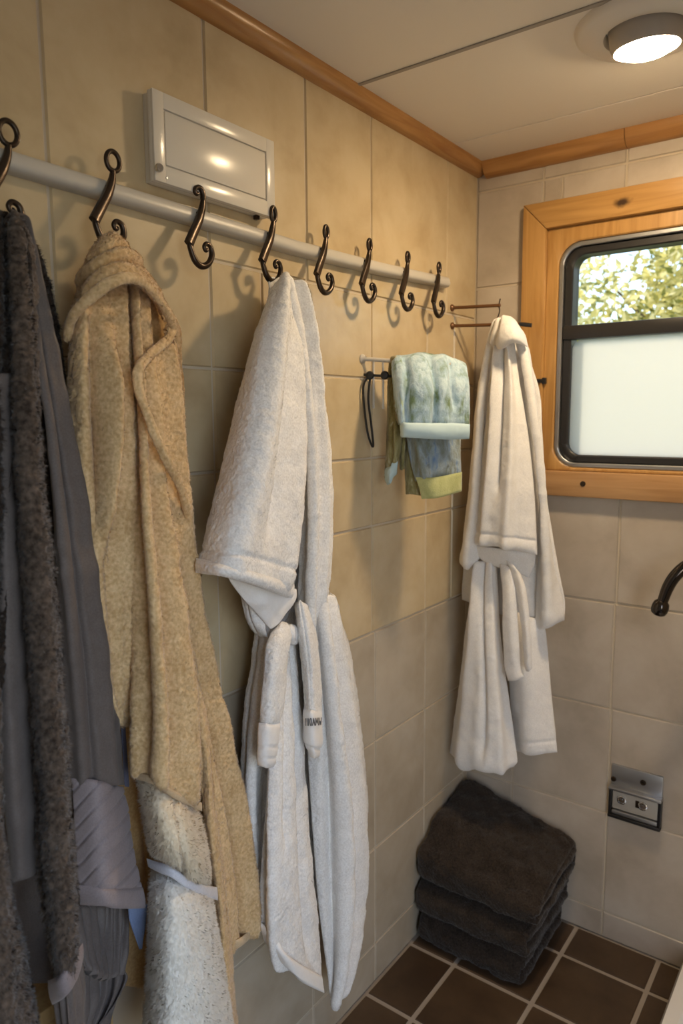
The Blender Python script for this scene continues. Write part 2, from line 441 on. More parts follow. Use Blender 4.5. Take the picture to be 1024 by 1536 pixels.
def quarter(bm, p0, p1, inward, r=.03):
    """rounded moulding in the corner of wall and ceiling"""
    p0, p1, n = Vector(p0), Vector(p1), Vector(inward)
    prof = [(0, 0), (0, -r)] + [(r*.9*math.sin(t)+.001, -r*math.cos(t)) for t in np.linspace(.15, PI/2, 9)] + [(r*.9+.001, 0)]
    A = [bm.verts.new(p0+n*a+Vector((0,0,b))) for a, b in prof]; B = [bm.verts.new(p1+n*a+Vector((0,0,b))) for a, b in prof]
    m = len(prof)
    for k in range(m): bm.faces.new((A[k], A[(k+1)%m], B[(k+1)%m], B[k]))
    bm.faces.new(A); bm.faces.new(B[::-1])
bm = bmesh.new(); quarter(bm, (0, RY0, H), (0, RY1, H), (1,0,0)); struct(obj('trim_1', bm, M_wood_y, smooth=True))
bm = bmesh.new(); quarter(bm, (.028, 0, H), (.388, 0, H), (0,-1,0), .037); quarter(bm, (.3895, 0, H), (RX1, 0, H), (0,-1,0), .037); struct(obj('trim_2', bm, M_wood_x, smooth=True))

# ------------------------------------------------------------------ window
def rrect(x0, x1, z0, z1, r, n=8):
    pts = []
    for cx, cz, a0 in ((x1-r, z1-r, 0), (x0+r, z1-r, PI/2), (x0+r, z0+r, PI), (x1-r, z0+r, 1.5*PI)):
        for k in range(n+1):
            a = a0+PI/2*k/n; pts.append((cx+r*math.cos(a), cz+r*math.sin(a)))
    return pts
def ring(bm, outer, inner, y0, y1, bev=0.):
    """frame between two outlines with the same point count, from y0 (room side) to y1"""
    m = len(outer)
    def L(pts, y, k=0.): 
        cx = sum(p[0] for p in pts)/m; cz = sum(p[1] for p in pts)/m
        return [bm.verts.new((x+(k if x < cx else -k), y, z+(k if z < cz else -k))) for x, z in pts]
    of, inf = L(outer, y0, bev), L(inner, y0, -bev)
    om, im = L(outer, y0+bev), L(inner, y0+bev)
    ob, ib = L(outer, y1), L(inner, y1)
    for a, b in ((of, inf), (om, of), (inf, im), (ob, om), (im, ib), (ib, ob)):
        for k in range(m):
            try: bm.faces.new((a[k], a[(k+1)%m], b[(k+1)%m], b[k]))
            except ValueError: pass
win = bpy.data.objects.new('window_1', None); COL.objects.link(win); win.location = (.567, 0, 1.55); win['kind'] = 'structure'
def prism_xz(bm, pts, y0, y1, bev=.003):
    A = [bm.verts.new((x, y0, z)) for x, z in pts]; B = [bm.verts.new((x, y1, z)) for x, z in pts]; m = len(pts)
    f = [bm.faces.new(A), bm.faces.new(B[::-1])]+[bm.faces.new((A[k], B[k], B[(k+1)%m], A[(k+1)%m])) for k in range(m)]
    bmesh.ops.bevel(bm, geom=list(f[0].edges), offset=bev, segments=2, profile=.5, affect='EDGES')
CX0, CX1, CZ0, CZ1 = .141, .995, 1.198, 1.940
bm = bmesh.new(); prism_xz(bm, [(CX0, CZ1), (CX1, CZ1), (CX1-.064, CZ1-.066), (CX0+.062, CZ1-.066)], -.024, .0, .004); obj('casing', bm, M_case_x, win, True)
bm = bmesh.new(); prism_xz(bm, [(CX0, CZ1-.001), (CX0+.0612, CZ1-.0665), (CX0+.0612, CZ0+.066), (CX0, CZ0+.066)], -.024, .0, .004); obj('casing', bm, M_case_z, win, True)
bm = bmesh.new(); prism_xz(bm, [(CX1, CZ1-.001), (CX1-.0632, CZ1-.0665), (CX1-.0632, CZ0+.066), (CX1, CZ0+.066)], -.024, .0, .004); obj('casing', bm, M_case_z, win, True)
bm = bmesh.new(); box(bm, (CX0, -.027, CZ0), (CX1, 0, CZ0+.065), .004); sill = obj('sill', bm, M_sill, win, True)
bm = bmesh.new(); lathe(bm, [(0,.004),(.003,.004),(.0035,.002),(.0065,.002),(.007,0)], (.321,-.027,1.233), (0,-1,0), 20); sc = obj('screw', bm, M_bronze, sill, True)
sc.matrix_parent_inverse = Matrix.Translation(-Vector(win.location)) @ Matrix.Identity(4)
sc.parent = sill; sc.matrix_parent_inverse = Matrix.Identity(4)
N8 = rrect(CX0+.060, CX1-.062, CZ0+.064, CZ1-.064, .002); I8 = rrect(WX0, WX1, WZ0, WZ1, .055)
bm = bmesh.new(); ring(bm, N8, I8, -.008, .0, .003); obj('liner', bm, M_case_z, win, True)
bm = bmesh.new(); ring(bm, rrect(WX0+.0005, WX1-.0005, WZ0+.0005, WZ1-.0005, .055), rrect(WX0+.012, WX1-.012, WZ0+.012, WZ1-.012, .045), -.004, .058, .002); obj('liner_rim', bm, M_steel, win, True)
bm = bmesh.new(); ring(bm, rrect(WX0+.0125, WX1-.0125, WZ0+.0125, WZ1-.0125, .046), rrect(WX0+.034, WX1-.034, WZ0+.032, WZ1-.032, .032), .004, .05, .003); obj('frame', bm, M_bframe, win, True)
bm = bmesh.new(); box(bm, (WX0+.0135, -.002, 1.597), (WX1-.0135, .03, 1.632), .003); obj('divider', bm, M_bframe, win, True)
bm = bmesh.new(); prism_xz(bm, rrect(WX0+.033, WX1-.033, WZ0+.031, 1.599, .03), .018, .022, .0005); obj('lower_pane', bm, M_frost, win)
bm = bmesh.new(); prism_xz(bm, rrect(WX0+.033, WX1-.033, 1.63, WZ1-.031, .03), .030, .033, .0005); obj('upper_pane', bm, M_glass, win)
bm = bmesh.new(); box(bm, (.197,-.020,1.487), (.212,-.009,1.503), .002); box(bm, (.178,-.029,1.490), (.200,-.0245,1.500), .002); box(bm, (.196,-.029,1.490),(.204,-.012,1.500), .002); obj('catch', bm, M_black, win, True)
bm = bmesh.new(); box(bm, (.555,-.006,1.279), (.62,.006,1.299), .003); obj('latch', bm, M_steel, win, True)

# ------------------------------------------------------------------ ceiling light
LC = Vector((.548, -.478, H))
cl = thing('ceiling_light', LC, 'round white ceiling downlight glowing warm above the window side', 'light')
bm = bmesh.new(); lathe(bm, [(.066,-.03),(.066,.010),(.070,.017),(.080,.018),(.108,.013),(.116,.008),(.119,0),(.119,-.001)], LC, (0,0,-1), 48); obj('trim_ring', bm, M_lampw, cl, True)
ax = Vector((.02,.10,-1)).normalized()
bc = LC+Vector((0,0,-.006))
bm = bmesh.new(); lathe(bm, [(.056,-.03),(.060,-.02),(.062,0),(.060,.022),(.057,.030),(.054,.033),(.052,.031),(.051,.024)], bc, ax, 40); obj('housing', bm, M_lampg, cl, True)
bm = bmesh.new(); lathe(bm, [(.0515,.027),(.049,.034),(.038,.040),(.02,.0435),(0,.0445)], bc, ax, 36); obj('lens', bm, M_emit, cl, True)

# ------------------------------------------------------------------ cabinet
cab = thing('wall_cabinet', (0,-.985,1.82), 'shallow white wall cabinet with a framed door mounted above the hook rail', 'cabinet')
d0, d1, z0, z1 = -1.119, -.852, 1.757, 1.886
bm = bmesh.new(); box(bm, (0, d0+.004, z0+.001), (.013, d1-.004, z1-.001), .0015); obj('body', bm, M_white, cab, True)
bm = bmesh.new()
box(bm, (.014, d0, z0), (.0235, d1, z1), .002)
i0, i1, k0, k1 = d0+.021, d1-.021, z0+.025, z1-.023
for lo, hi in (((.0225,d0,z0),(.0275,i0,z1)), ((.0225,i1,z0),(.0275,d1,z1)), ((.0225,i0-.001,z0),(.0275,i1+.001,k0)), ((.0225,i0-.001,k1),(.0275,i1+.001,z1))): box(bm, lo, hi, .0014)
box(bm, (.0225,i0+.0022,k0+.0022), (.0268,i1-.0022,k1-.0022), .0016)
door = obj('door', bm, M_white, cab, True)
bm = bmesh.new(); lathe(bm, [(0,.012),(.005,.012),(.0065,.009),(.006,.004),(.004,0)], (.0272,d0+.004,z0+.016), (1,-.3,0), 20); kb = obj('knob', bm, M_chrome, door, True)
kb.matrix_parent_inverse = Matrix.Identity(4)
bm = bmesh.new(); lathe(bm, [(0,.0012),(.0016,.0012),(.002,0)], (.0273,d0+.022,z0+.008), (1,0,0), 14); kb = obj('screw', bm, M_steel, door, True)
kb.matrix_parent_inverse = Matrix.Identity(4)
bm = bmesh.new(); box(bm, (.006,d1-.035,z0-.006), (.014,d1-.026,z0+.002), .001); obj('catch_pin', bm, M_bronze, cab, True)

# ------------------------------------------------------------------ rail and hooks
rail = thing('hook_rail', (0,-.9,1.73), 'long pale grey hook rail running along the left tiled wall', 'rail')
bm = bmesh.new()
prof = [(0,-.013),(.014,-.0135),(.020,-.012),(.0235,-.0085),(.0245,-.004),(.0225,.006),(.0205,.0095),(.016,.0115),(0,.012)]
ys = [(-1.85,1.729),(-1.35,1.7295),(-1.0,1.7255),(-.776,1.7225),(-.5,1.728),(-.192,1.740)]
R = [[bm.verts.new((x, y, z+h)) for x, h in prof] for y, z in ys]
m = len(prof)
for a, b in zip(R[:-1], R[1:]):
    for k in range(m): bm.faces.new((a[k], a[(k+1)%m], b[(k+1)%m], b[k]))
bm.faces.new(R[0]); bm.faces.new(R[-1][::-1])
obj('rail_bar', bm, M_rail, rail, True)

def hook(y, label, loop, dz=0., turn=0., sc=1., name='coat_hook'):
    """forged hook, shank leaning across the rail, curled foot; local (y, z, x) around (0, 1.70)"""
    t = thing(name, (.0, y, 1.70+dz), label, 'hook', 'forged hooks along the rail')
    ct, st = math.cos(turn), math.sin(turn)
    def W(a, b, x): 
        a *= sc; b *= sc
        return (.0293+x*1.0+a*st, y+a*ct, 1.70+dz+b)
    sh = [W(.024,.050,.000), W(.021,.036,.000), W(.011,.016,.003), W(-.006,-.010,.006), W(-.0175,-.0265,.009)]
    bm = bmesh.new(); tube(bm, sh, [.0046,.0056,.0060,.0062,.0064], 12, 5, [(.75,.75),(.9,.85),(1.1,.85),(1.2,.8),(1.2,.8)], up=(1,0,0))
    obj('shank', bm, M_bronze, t, True)
    cu = [W(-.015,-.024,.008), W(-.0145,-.032,.009), W(-.007,-.049,.010), W(.006,-.0565,.010), W(.020,-.051,.011), W(.0285,-.037,.011), W(.0265,-.024,.011), W(.0175,-.0205,.011), W(.0125,-.026,.011), W(.0155,-.0315,.011), W(.0195,-.029,.011)]
    bm = bmesh.new(); tube(bm, cu, [.0042,.0046,.0052,.0054,.0052,.0048,.0040,.0036,.0033,.0032,.0030], 12, 5); obj('curl', bm, M_bronze, t, True)
    bm = bmesh.new()
    if loop == 'scroll':
        tl = [W(.0235,.049,0), W(.0235,.058,0), W(.018,.0655,0), W(.0095,.064,0), W(.0065,.058,0), W(.010,.0545,0), W(.0135,.057,0)]
        tube(bm, tl, [.0048,.0048,.0044,.0038,.0034,.0032,.0030], 10, 5)
    else:
        a, b = loop
        cz = .050+b
        tl = [W(.0245+a*math.sin(q), cz-b*math.cos(q), .0) for q in np.linspace(.1, 2*PI-.1, 17)]
        tube(bm, tl, .0036, 10, 3)
    obj('top_loop', bm, M_bronze, t, True)
    bm = bmesh.new(); tube(bm, [W(.017,.028,-.014), W(.017,.028,.001)], .0035, 10, 1); obj('mounting_pin', bm, M_bronze, t, True)
    return t
hook(-1.372, 'dark forged hook furthest left on the rail carrying the brown robe', (.012,.014), -.008, 0., 1.0)
hook(-1.219, 'dark forged hook with a round ring top carrying the beige hooded robe', (.011,.013))
hook(-1.050, 'empty dark forged hook with a scrolled top overlapping the white cabinet', 'scroll')
hook(-.884, 'dark forged hook right of the cabinet carrying the large white robe', (.0062,.012))
hook(-.732, 'empty dark forged hook first to the right of the large white robe', (.006,.011))
hook(-.583, 'empty dark forged hook second to the right of the large white robe', (.006,.011), .002)
hook(-.429, 'empty dark forged hook next to last at the far end of the rail', (.006,.011), .002)
hook(-.284, 'empty dark forged hook last at the far end of the rail near the corner', (.006,.011), .002)

# ------------------------------------------------------------------ brown and grey robe, nearest
OUT = (1, -.35, 0)
br = thing('bathrobe', (.05,-1.38,1.62), 'dark brown plush robe with grey satin panels hanging nearest on the leftmost hook', 'bathrobe')
PL = dict(fuzz=240000, flen=.0060, fwid=.0011, terry=.0024, clump=1.3, cfreq=120)
cloth('back_panel', [
  [(0.0500,-1.3575,1.6574), (0.0500,-1.3507,1.6557), (0.0450,-1.3394,1.6509)],
  [(0.0500,-1.3583,1.6087), (0.0500,-1.3435,1.6071), (0.0550,-1.3216,1.6020)],
  [(0.0600,-1.3629,1.5355), (0.0550,-1.3355,1.5306), (0.0500,-1.2998,1.5261)],
  [(0.0600,-1.3564,1.4632), (0.0550,-1.3270,1.4477), (0.0400,-1.2863,1.4315)],
  [(0.0600,-1.3597,1.3467), (0.0500,-1.3162,1.3437), (0.0300,-1.2824,1.3225)],
  [(0.0600,-1.3678,1.0859), (0.0500,-1.3234,1.0709), (0.0300,-1.2849,1.0556)],
  [(0.0600,-1.3858,0.8138), (0.0500,-1.3413,0.7860), (0.0300,-1.2976,0.7546)]], F_brownd, br, T=.018, bulge=.006, seed=1, **PL)
cloth('inner_panel', [
  [(0.0450,-1.4064,1.6449), (0.0500,-1.3678,1.6553), (0.0450,-1.3447,1.6515)],
  [(0.0500,-1.4346,1.5061), (0.0550,-1.3891,1.5096), (0.0500,-1.3353,1.5145)],
  [(0.0500,-1.4521,1.2726), (0.0550,-1.3977,1.2657), (0.0500,-1.3159,1.2543)],
  [(0.0500,-1.4764,0.9464), (0.0550,-1.4129,0.9193), (0.0500,-1.3044,0.8684)],
  [(0.0500,-1.4942,0.7073), (0.0550,-1.4216,0.6593), (0.0500,-1.3334,0.6058)]], F_satin, br, T=.008, terry=0, wave=.004, seed=15)
cloth('satin_panel', [
  [(0.0650,-1.3645,1.6535), (0.0750,-1.3654,1.6501), (0.0750,-1.3575,1.6426)],
  [(0.0750,-1.3621,1.5736), (0.0900,-1.3625,1.5718), (0.0750,-1.3447,1.5729)],
  [(0.0900,-1.3653,1.4775), (0.1050,-1.3605,1.4771), (0.0850,-1.3300,1.4757)],
  [(0.1000,-1.3679,1.3973), (0.1200,-1.3591,1.3972), (0.0950,-1.3208,1.3965)],
  [(0.1100,-1.3697,1.3001), (0.1300,-1.3563,1.3000), (0.1050,-1.3084,1.2933)],
  [(0.1150,-1.3713,1.1840), (0.1350,-1.3492,1.1823), (0.1100,-1.2949,1.1671)],
  [(0.1200,-1.3728,1.0650), (0.1400,-1.3445,1.0605), (0.1150,-1.2879,1.0365)],
  [(0.1200,-1.3750,0.9415), (0.1450,-1.3454,0.9382), (0.1200,-1.2836,0.9035)]], F_satin, br, T=.008, bulge=.004, folds=((.75,.72,.006,.09),(.45,.42,-.005,.08),(.2,.22,.004,.1)), terry=0, wave=.003, seed=2)
cloth('lining_edge', [
  [(0.0880,-1.3076,1.3446), (0.0870,-1.3002,1.3415)],
  [(0.0920,-1.2966,1.2734), (0.0910,-1.2889,1.2697)],
  [(0.0980,-1.2885,1.2007), (0.0970,-1.2807,1.1964)],
  [(0.1020,-1.2840,1.1079), (0.1010,-1.2760,1.1028)],
  [(0.1050,-1.2807,1.0127), (0.1040,-1.2726,1.0068)],
  [(0.1080,-1.2805,0.8964), (0.1070,-1.2721,0.8915)]], F_blued, br, T=.003, terry=0, wave=0, seed=3)
NB = [
  [(0.1250,-1.3737,0.9524), (0.1500,-1.3483,0.9474), (0.1250,-1.2895,0.9057)],
  [(0.1300,-1.3768,0.9094), (0.1570,-1.3508,0.9046), (0.1300,-1.2871,0.8574)],
  [(0.1350,-1.3804,0.8585), (0.1630,-1.3530,0.8548), (0.1350,-1.2837,0.8041)],
  [(0.1400,-1.3838,0.8110), (0.1700,-1.3558,0.8075), (0.1400,-1.2789,0.7533)]]
cloth('pleated_band', NB, F_satin2, br, T=.008, bulge=.004, terry=0, wave=.002, seed=4, step=.0022,
      tri_seam=[(.30+k*.17, -.28+k*.17, -.0036, .010) for k in range(-1, 8)])
cloth('hem_band', [
  [(0.1420,-1.3857,0.8175), (0.1720,-1.3569,0.8126), (0.1420,-1.2802,0.7579)],
  [(0.1430,-1.3843,0.8034), (0.1740,-1.3581,0.8003), (0.1430,-1.2784,0.7421)],
  [(0.1420,-1.3846,0.7884), (0.1740,-1.3570,0.7839), (0.1420,-1.2763,0.7232)]], F_satin2, br, T=.009, terry=0, wave=.002, seed=5)
cloth('blue_lining', [
  [(0.1250,-1.2978,0.7337), (0.1300,-1.2681,0.7183)],
  [(0.1200,-1.2913,0.7001), (0.1200,-1.2641,0.6866)],
  [(0.1150,-1.2801,0.6650), (0.1150,-1.2662,0.6614)],
  [(0.1100,-1.2705,0.6396), (0.1100,-1.2669,0.6394)]], F_blue, br, T=.004, terry=0, wave=.002, bulge=-.006, seed=6)
cloth('ruffle', [
  [(0.1200,-1.3754,0.7791), (0.0900,-1.3186,0.7310), (0.1050,-1.2791,0.7141)],
  [(0.1300,-1.3797,0.7540), (0.1000,-1.3271,0.7061), (0.1100,-1.2847,0.6812)],
  [(0.1400,-1.3803,0.7259), (0.1250,-1.3409,0.6834), (0.1200,-1.2962,0.6517)],
  [(0.1450,-1.3789,0.7066), (0.1450,-1.3507,0.6693), (0.1250,-1.3056,0.6325)]], F_satin, br, T=.007, terry=0, wave=.003, seed=7, bulge=.01, folds=[(.08+.14*k, .12+.13*k, -.006, .03) for k in range(7)])
cloth('ruffle', [
  [(0.1300,-1.3797,0.7209), (0.1000,-1.3299,0.6592), (0.1150,-1.2981,0.6298)],
  [(0.1500,-1.4000,0.7018), (0.1000,-1.3316,0.6296), (0.1200,-1.3003,0.6181)],
  [(0.1600,-1.4136,0.6794), (0.1100,-1.3398,0.6098), (0.1200,-1.3171,0.5988)],
  [(0.1650,-1.4158,0.6375), (0.1200,-1.3645,0.5777), (0.1200,-1.3486,0.5808)],
  [(0.1650,-1.4209,0.5855), (0.1200,-1.3775,0.5326), (0.1200,-1.3671,0.5343)]], F_satin, br, T=.007, terry=0, wave=.003, seed=8, bulge=.0, folds=[(.08+.16*k, .12+.15*k, -.007, .035) for k in range(6)])
cloth('grey_strip', [
  [(0.1500,-1.4562,1.4554), (0.1600,-1.4499,1.4553), (0.1500,-1.4277,1.4566)],
  [(0.1600,-1.4692,1.2850), (0.1700,-1.4599,1.2846), (0.1600,-1.4346,1.2803)],
  [(0.1650,-1.4793,1.1399), (0.1750,-1.4683,1.1387), (0.1650,-1.4382,1.1280)],
  [(0.1700,-1.4854,1.0055), (0.1800,-1.4728,1.0031), (0.1650,-1.4395,0.9839)],
  [(0.1720,-1.4840,0.8878), (0.1800,-1.4726,0.8896), (0.1680,-1.4466,0.8787)]], F_satin, br, T=.008, terry=0, bulge=.006, wave=.003, seed=9)
cloth('shoulder_panel', [
  [(0.0700,-1.3972,1.6458), (0.0850,-1.3953,1.6525), (0.0850,-1.3845,1.6460)],
  [(0.0900,-1.4204,1.5783), (0.1200,-1.4241,1.5776), (0.1200,-1.4088,1.5764)],
  [(0.1100,-1.4434,1.4866), (0.1500,-1.4498,1.4837), (0.1450,-1.4298,1.4855)],
  [(0.1300,-1.4676,1.3556), (0.1700,-1.4694,1.3572), (0.1600,-1.4464,1.3554)],
  [(0.1400,-1.4861,1.2120), (0.1800,-1.4889,1.2185), (0.1650,-1.4608,1.2103)],
  [(0.1450,-1.5006,1.0967), (0.1800,-1.5034,1.1062), (0.1650,-1.4765,1.0934)]], F_brownd, br, T=.025, bulge=.01, seed=10, **PL)
cloth('plush_panel', [
  [(0.0850,-1.3958,1.6451), (0.1000,-1.3896,1.6468), (0.0900,-1.3677,1.6457)],
  [(0.1000,-1.4060,1.5940), (0.1250,-1.4027,1.5927), (0.1050,-1.3705,1.5978)],
  [(0.1150,-1.4182,1.5249), (0.1450,-1.4142,1.5227), (0.1250,-1.3812,1.5279)],
  [(0.1300,-1.4314,1.4426), (0.1650,-1.4281,1.4417), (0.1400,-1.3883,1.4435)],
  [(0.1450,-1.4442,1.3547), (0.1800,-1.4380,1.3556), (0.1550,-1.3934,1.3521)],
  [(0.1550,-1.4520,1.2673), (0.1900,-1.4419,1.2694), (0.1650,-1.3946,1.2597)],
  [(0.1600,-1.4551,1.1627), (0.1950,-1.4424,1.1658), (0.1700,-1.3927,1.1484)],
  [(0.1650,-1.4565,1.0472), (0.2000,-1.4433,1.0518), (0.1750,-1.3947,1.0266)],
  [(0.1700,-1.4588,0.9372), (0.2050,-1.4452,0.9430), (0.1800,-1.3996,0.9115)],
  [(0.1720,-1.4600,0.8392), (0.2070,-1.4459,0.8460), (0.1800,-1.3996,0.8065)],
  [(0.1740,-1.4525,0.7672), (0.2050,-1.4434,0.7848), (0.1820,-1.4025,0.7646)],
  [(0.1740,-1.4486,0.7210), (0.2000,-1.4408,0.7480), (0.1820,-1.4058,0.7416)]], F_brown, br, T=.03, bulge=.012, seed=11, folds=((.12,.14,-.006,.05),(.55,.5,.006,.18)), **PL)
cloth('plush_hem', [
  [(0.1740,-1.4539,0.7457), (0.2130,-1.4498,0.7786), (0.1840,-1.4026,0.7710)],
  [(0.1740,-1.4524,0.7290), (0.2130,-1.4482,0.7631), (0.1840,-1.4026,0.7549)],
  [(0.1720,-1.4474,0.7076), (0.2080,-1.4429,0.7415), (0.1780,-1.4025,0.7357)]], F_satin2, br, T=.007, bulge=.004, terry=0, wave=.001, seed=12)
cloth('pleated_band', [
  [(0.1650,-1.4419,0.7115), (0.1850,-1.4287,0.7285), (0.1680,-1.3951,0.7295)],
  [(0.1680,-1.4408,0.6765), (0.1900,-1.4325,0.6912), (0.1700,-1.3937,0.6797)],
  [(0.1700,-1.4401,0.6227), (0.1900,-1.4328,0.6286), (0.1700,-1.3962,0.6063)]], F_satin, br, T=.006, terry=0, wave=.002, seed=13, folds=[(.1+.2*k,.2+.2*k,-.005,.05) for k in range(5)])
cloth('plush_skirt', [
  [(0.1600,-1.5080,1.1472), (0.1900,-1.5058,1.1455), (0.1750,-1.4875,1.0996)],
  [(0.1650,-1.5199,1.0190), (0.2000,-1.5164,1.0211), (0.1800,-1.4877,0.9864)],
  [(0.1700,-1.5298,0.9190), (0.2100,-1.5211,0.9303), (0.1850,-1.4803,0.8894)],
  [(0.1750,-1.5386,0.8333), (0.2150,-1.5229,0.8421), (0.1900,-1.4703,0.7953)],
  [(0.1780,-1.5466,0.7455), (0.2200,-1.5246,0.7522), (0.1950,-1.4619,0.6899)],
  [(0.1780,-1.5511,0.6846), (0.2200,-1.5288,0.6917), (0.1950,-1.4581,0.6166)]], F_brown, br, T=.03, bulge=.012, seed=14, folds=((.5,.45,.008,.15),), **PL)

# ------------------------------------------------------------------ beige hooded robe
be = thing('bathrobe', (.05,-1.21,1.66), 'beige plush hooded robe with cream fluffy cuffs between the brown and white robes', 'bathrobe')
PB = dict(fuzz=300000, flen=.0042, fwid=.0009, terry=.0012, clump=.7, cfreq=190, nrand=.8)
cloth('back_panel', [
  [(0.0500,-1.2691,1.5895), (0.0600,-1.2019,1.6292), (0.0500,-1.1297,1.5900)],
  [(0.0500,-1.2875,1.5186), (0.0550,-1.2038,1.5253), (0.0500,-1.1121,1.5335)],
  [(0.0500,-1.3019,1.4137), (0.0550,-1.2099,1.4135), (0.0500,-1.1005,1.4135)],
  [(0.0500,-1.2997,1.2886), (0.0550,-1.2056,1.2791), (0.0500,-1.0962,1.2674)],
  [(0.0500,-1.3032,1.0650), (0.0550,-1.2064,1.0380), (0.0500,-1.0837,1.0014)],
  [(0.0500,-1.2858,0.8084), (0.0550,-1.1825,0.7590), (0.0500,-1.0189,0.6760)],
  [(0.0500,-1.2772,0.5560), (0.0550,-1.1687,0.4830), (0.0500,-1.0340,0.4918)]], F_beige_in, be, T=.012, bulge=.0, seed=21, fuzz=60000, flen=.003, folds=((.42,.4,-.006,.04),(.56,.6,-.006,.04),(.7,.7,.005,.05),(.8,.8,-.005,.03)))
# front left panel, mostly behind the brown robe lower down
cloth('front_panel', [
  [(0.0750,-1.3106,1.5331), (0.0950,-1.2954,1.5594), (0.0850,-1.2487,1.5867), (0.0700,-1.2180,1.5945)],
  [(0.0800,-1.3233,1.4721), (0.1150,-1.3120,1.4793), (0.1150,-1.2719,1.4900), (0.0900,-1.2276,1.4942)],
  [(0.0800,-1.3319,1.3966), (0.1250,-1.3190,1.3966), (0.1250,-1.2794,1.3960), (0.0900,-1.2330,1.3952)],
  [(0.0800,-1.3346,1.2943), (0.1300,-1.3236,1.2966), (0.1300,-1.2838,1.2925), (0.0900,-1.2356,1.2847)],
  [(0.0800,-1.3306,1.1881), (0.1300,-1.3199,1.1929), (0.1300,-1.2875,1.1866), (0.0950,-1.2432,1.1731)],
  [(0.0800,-1.3164,1.0937), (0.1300,-1.3170,1.1036), (0.1300,-1.2907,1.0918), (0.1000,-1.2534,1.0755)],
  [(0.0800,-1.2941,1.0304), (0.1200,-1.3035,1.0333), (0.1200,-1.2867,1.0278), (0.1000,-1.2607,1.0242)],
  [(0.0850,-1.2765,0.9819), (0.1000,-1.2789,0.9779), (0.1050,-1.2761,0.9762), (0.1000,-1.2682,0.9897)]], F_beige, be, T=.02, bulge=.008, seed=22, folds=((.66,.28,.016,.07,.15,.55),(.80,.84,.011,.07),(.35,.55,-.010,.10,.3,.9),(.80,.50,-.014,.06,.12,.6),(.45,.15,-.010,.06,.05,.5)), **PB)
# long middle fold ending in the cuff (the sleeve)
cloth('sleeve', [
  [(0.0650,-1.2230,1.5943), (0.0800,-1.2186,1.6003), (0.0800,-1.2021,1.5991), (0.0650,-1.1779,1.5961)],
  [(0.0750,-1.2301,1.5217), (0.1000,-1.2317,1.5198), (0.1000,-1.2162,1.5211), (0.0750,-1.1827,1.5211)],
  [(0.0850,-1.2370,1.4133), (0.1200,-1.2441,1.4131), (0.1150,-1.2248,1.4131), (0.0850,-1.1847,1.4086)],
  [(0.1000,-1.2510,1.3053), (0.1400,-1.2567,1.3081), (0.1450,-1.2388,1.3068), (0.1200,-1.1954,1.2968)],
  [(0.1100,-1.2601,1.1970), (0.1600,-1.2692,1.2049), (0.1650,-1.2426,1.2008), (0.1350,-1.1870,1.1821)],
  [(0.1150,-1.2688,1.1063), (0.1700,-1.2752,1.1180), (0.1750,-1.2396,1.1051), (0.1450,-1.1802,1.0840)],
  [(0.1200,-1.2813,1.0070), (0.1780,-1.2803,1.0164), (0.1780,-1.2356,0.9960), (0.1520,-1.1751,0.9628)],
  [(0.1250,-1.2912,0.9354), (0.1820,-1.2873,0.9414), (0.1800,-1.2392,0.9030), (0.1560,-1.1767,0.8558)],
  [(0.1250,-1.2910,0.9190), (0.1820,-1.2839,0.9212), (0.1800,-1.2403,0.8800), (0.1560,-1.1779,0.8289)]], F_beige, be, T=.03, bulge=.012, seed=23, folds=((.30,.22,-.009,.07,-1,.96),(.66,.56,-.013,.075,-1,.96),(.48,.38,.008,.08,-1,1.5),(.84,.80,.008,.09),(.12,.08,.006,.07)), **PB)
cloth('cuff_binding', [
  [(0.1300,-1.2931,0.9300), (0.1840,-1.2872,0.9326), (0.1790,-1.2390,0.8899), (0.1580,-1.1805,0.8424)],
  [(0.1300,-1.2926,0.9192), (0.1840,-1.2856,0.9207), (0.1790,-1.2395,0.8773), (0.1580,-1.1811,0.8290)]], F_bind, be, T=.008, bulge=.004, terry=0, wave=.001, seed=24)
# right side of the body
cloth('side_panel', [
  [(0.0750,-1.2040,1.4690), (0.0950,-1.1885,1.4965), (0.0750,-1.1362,1.5297)],
  [(0.0800,-1.2075,1.4319), (0.1100,-1.1947,1.4315), (0.0750,-1.1245,1.4528)],
  [(0.0850,-1.2085,1.3574), (0.1200,-1.2000,1.3486), (0.0800,-1.1248,1.3435)],
  [(0.0900,-1.2057,1.2624), (0.1250,-1.1969,1.2546), (0.0850,-1.1214,1.2519)],
  [(0.0900,-1.1920,1.1524), (0.1200,-1.1801,1.1543), (0.0850,-1.1101,1.1350)],
  [(0.0900,-1.1699,1.0347), (0.1150,-1.1527,1.0348), (0.0900,-1.0889,1.0056)],
  [(0.0850,-1.1422,0.9064), (0.1150,-1.1280,0.9091), (0.0900,-1.0564,0.8752)],
  [(0.0850,-1.1199,0.7733), (0.1150,-1.1016,0.7749), (0.0950,-1.0267,0.7328)],
  [(0.0900,-1.1037,0.6379), (0.1150,-1.0825,0.6362), (0.0950,-1.0029,0.5831)],
  [(0.0900,-1.0914,0.5643), (0.1150,-1.0789,0.5617), (0.0950,-1.0012,0.5281)],
  [(0.0900,-1.0811,0.5061), (0.1100,-1.0691,0.5164), (0.0950,-1.0107,0.5003)]], F_beige, be, T=.02, bulge=.006, seed=25, folds=((.55,.62,-.012,.04,.5,1.5),(.2,.3,.012,.1),(.8,.85,.010,.1),(.35,.2,-.012,.05,.0,.6)), tri_seam=((.56,.52,-.003,.006),), **PB)
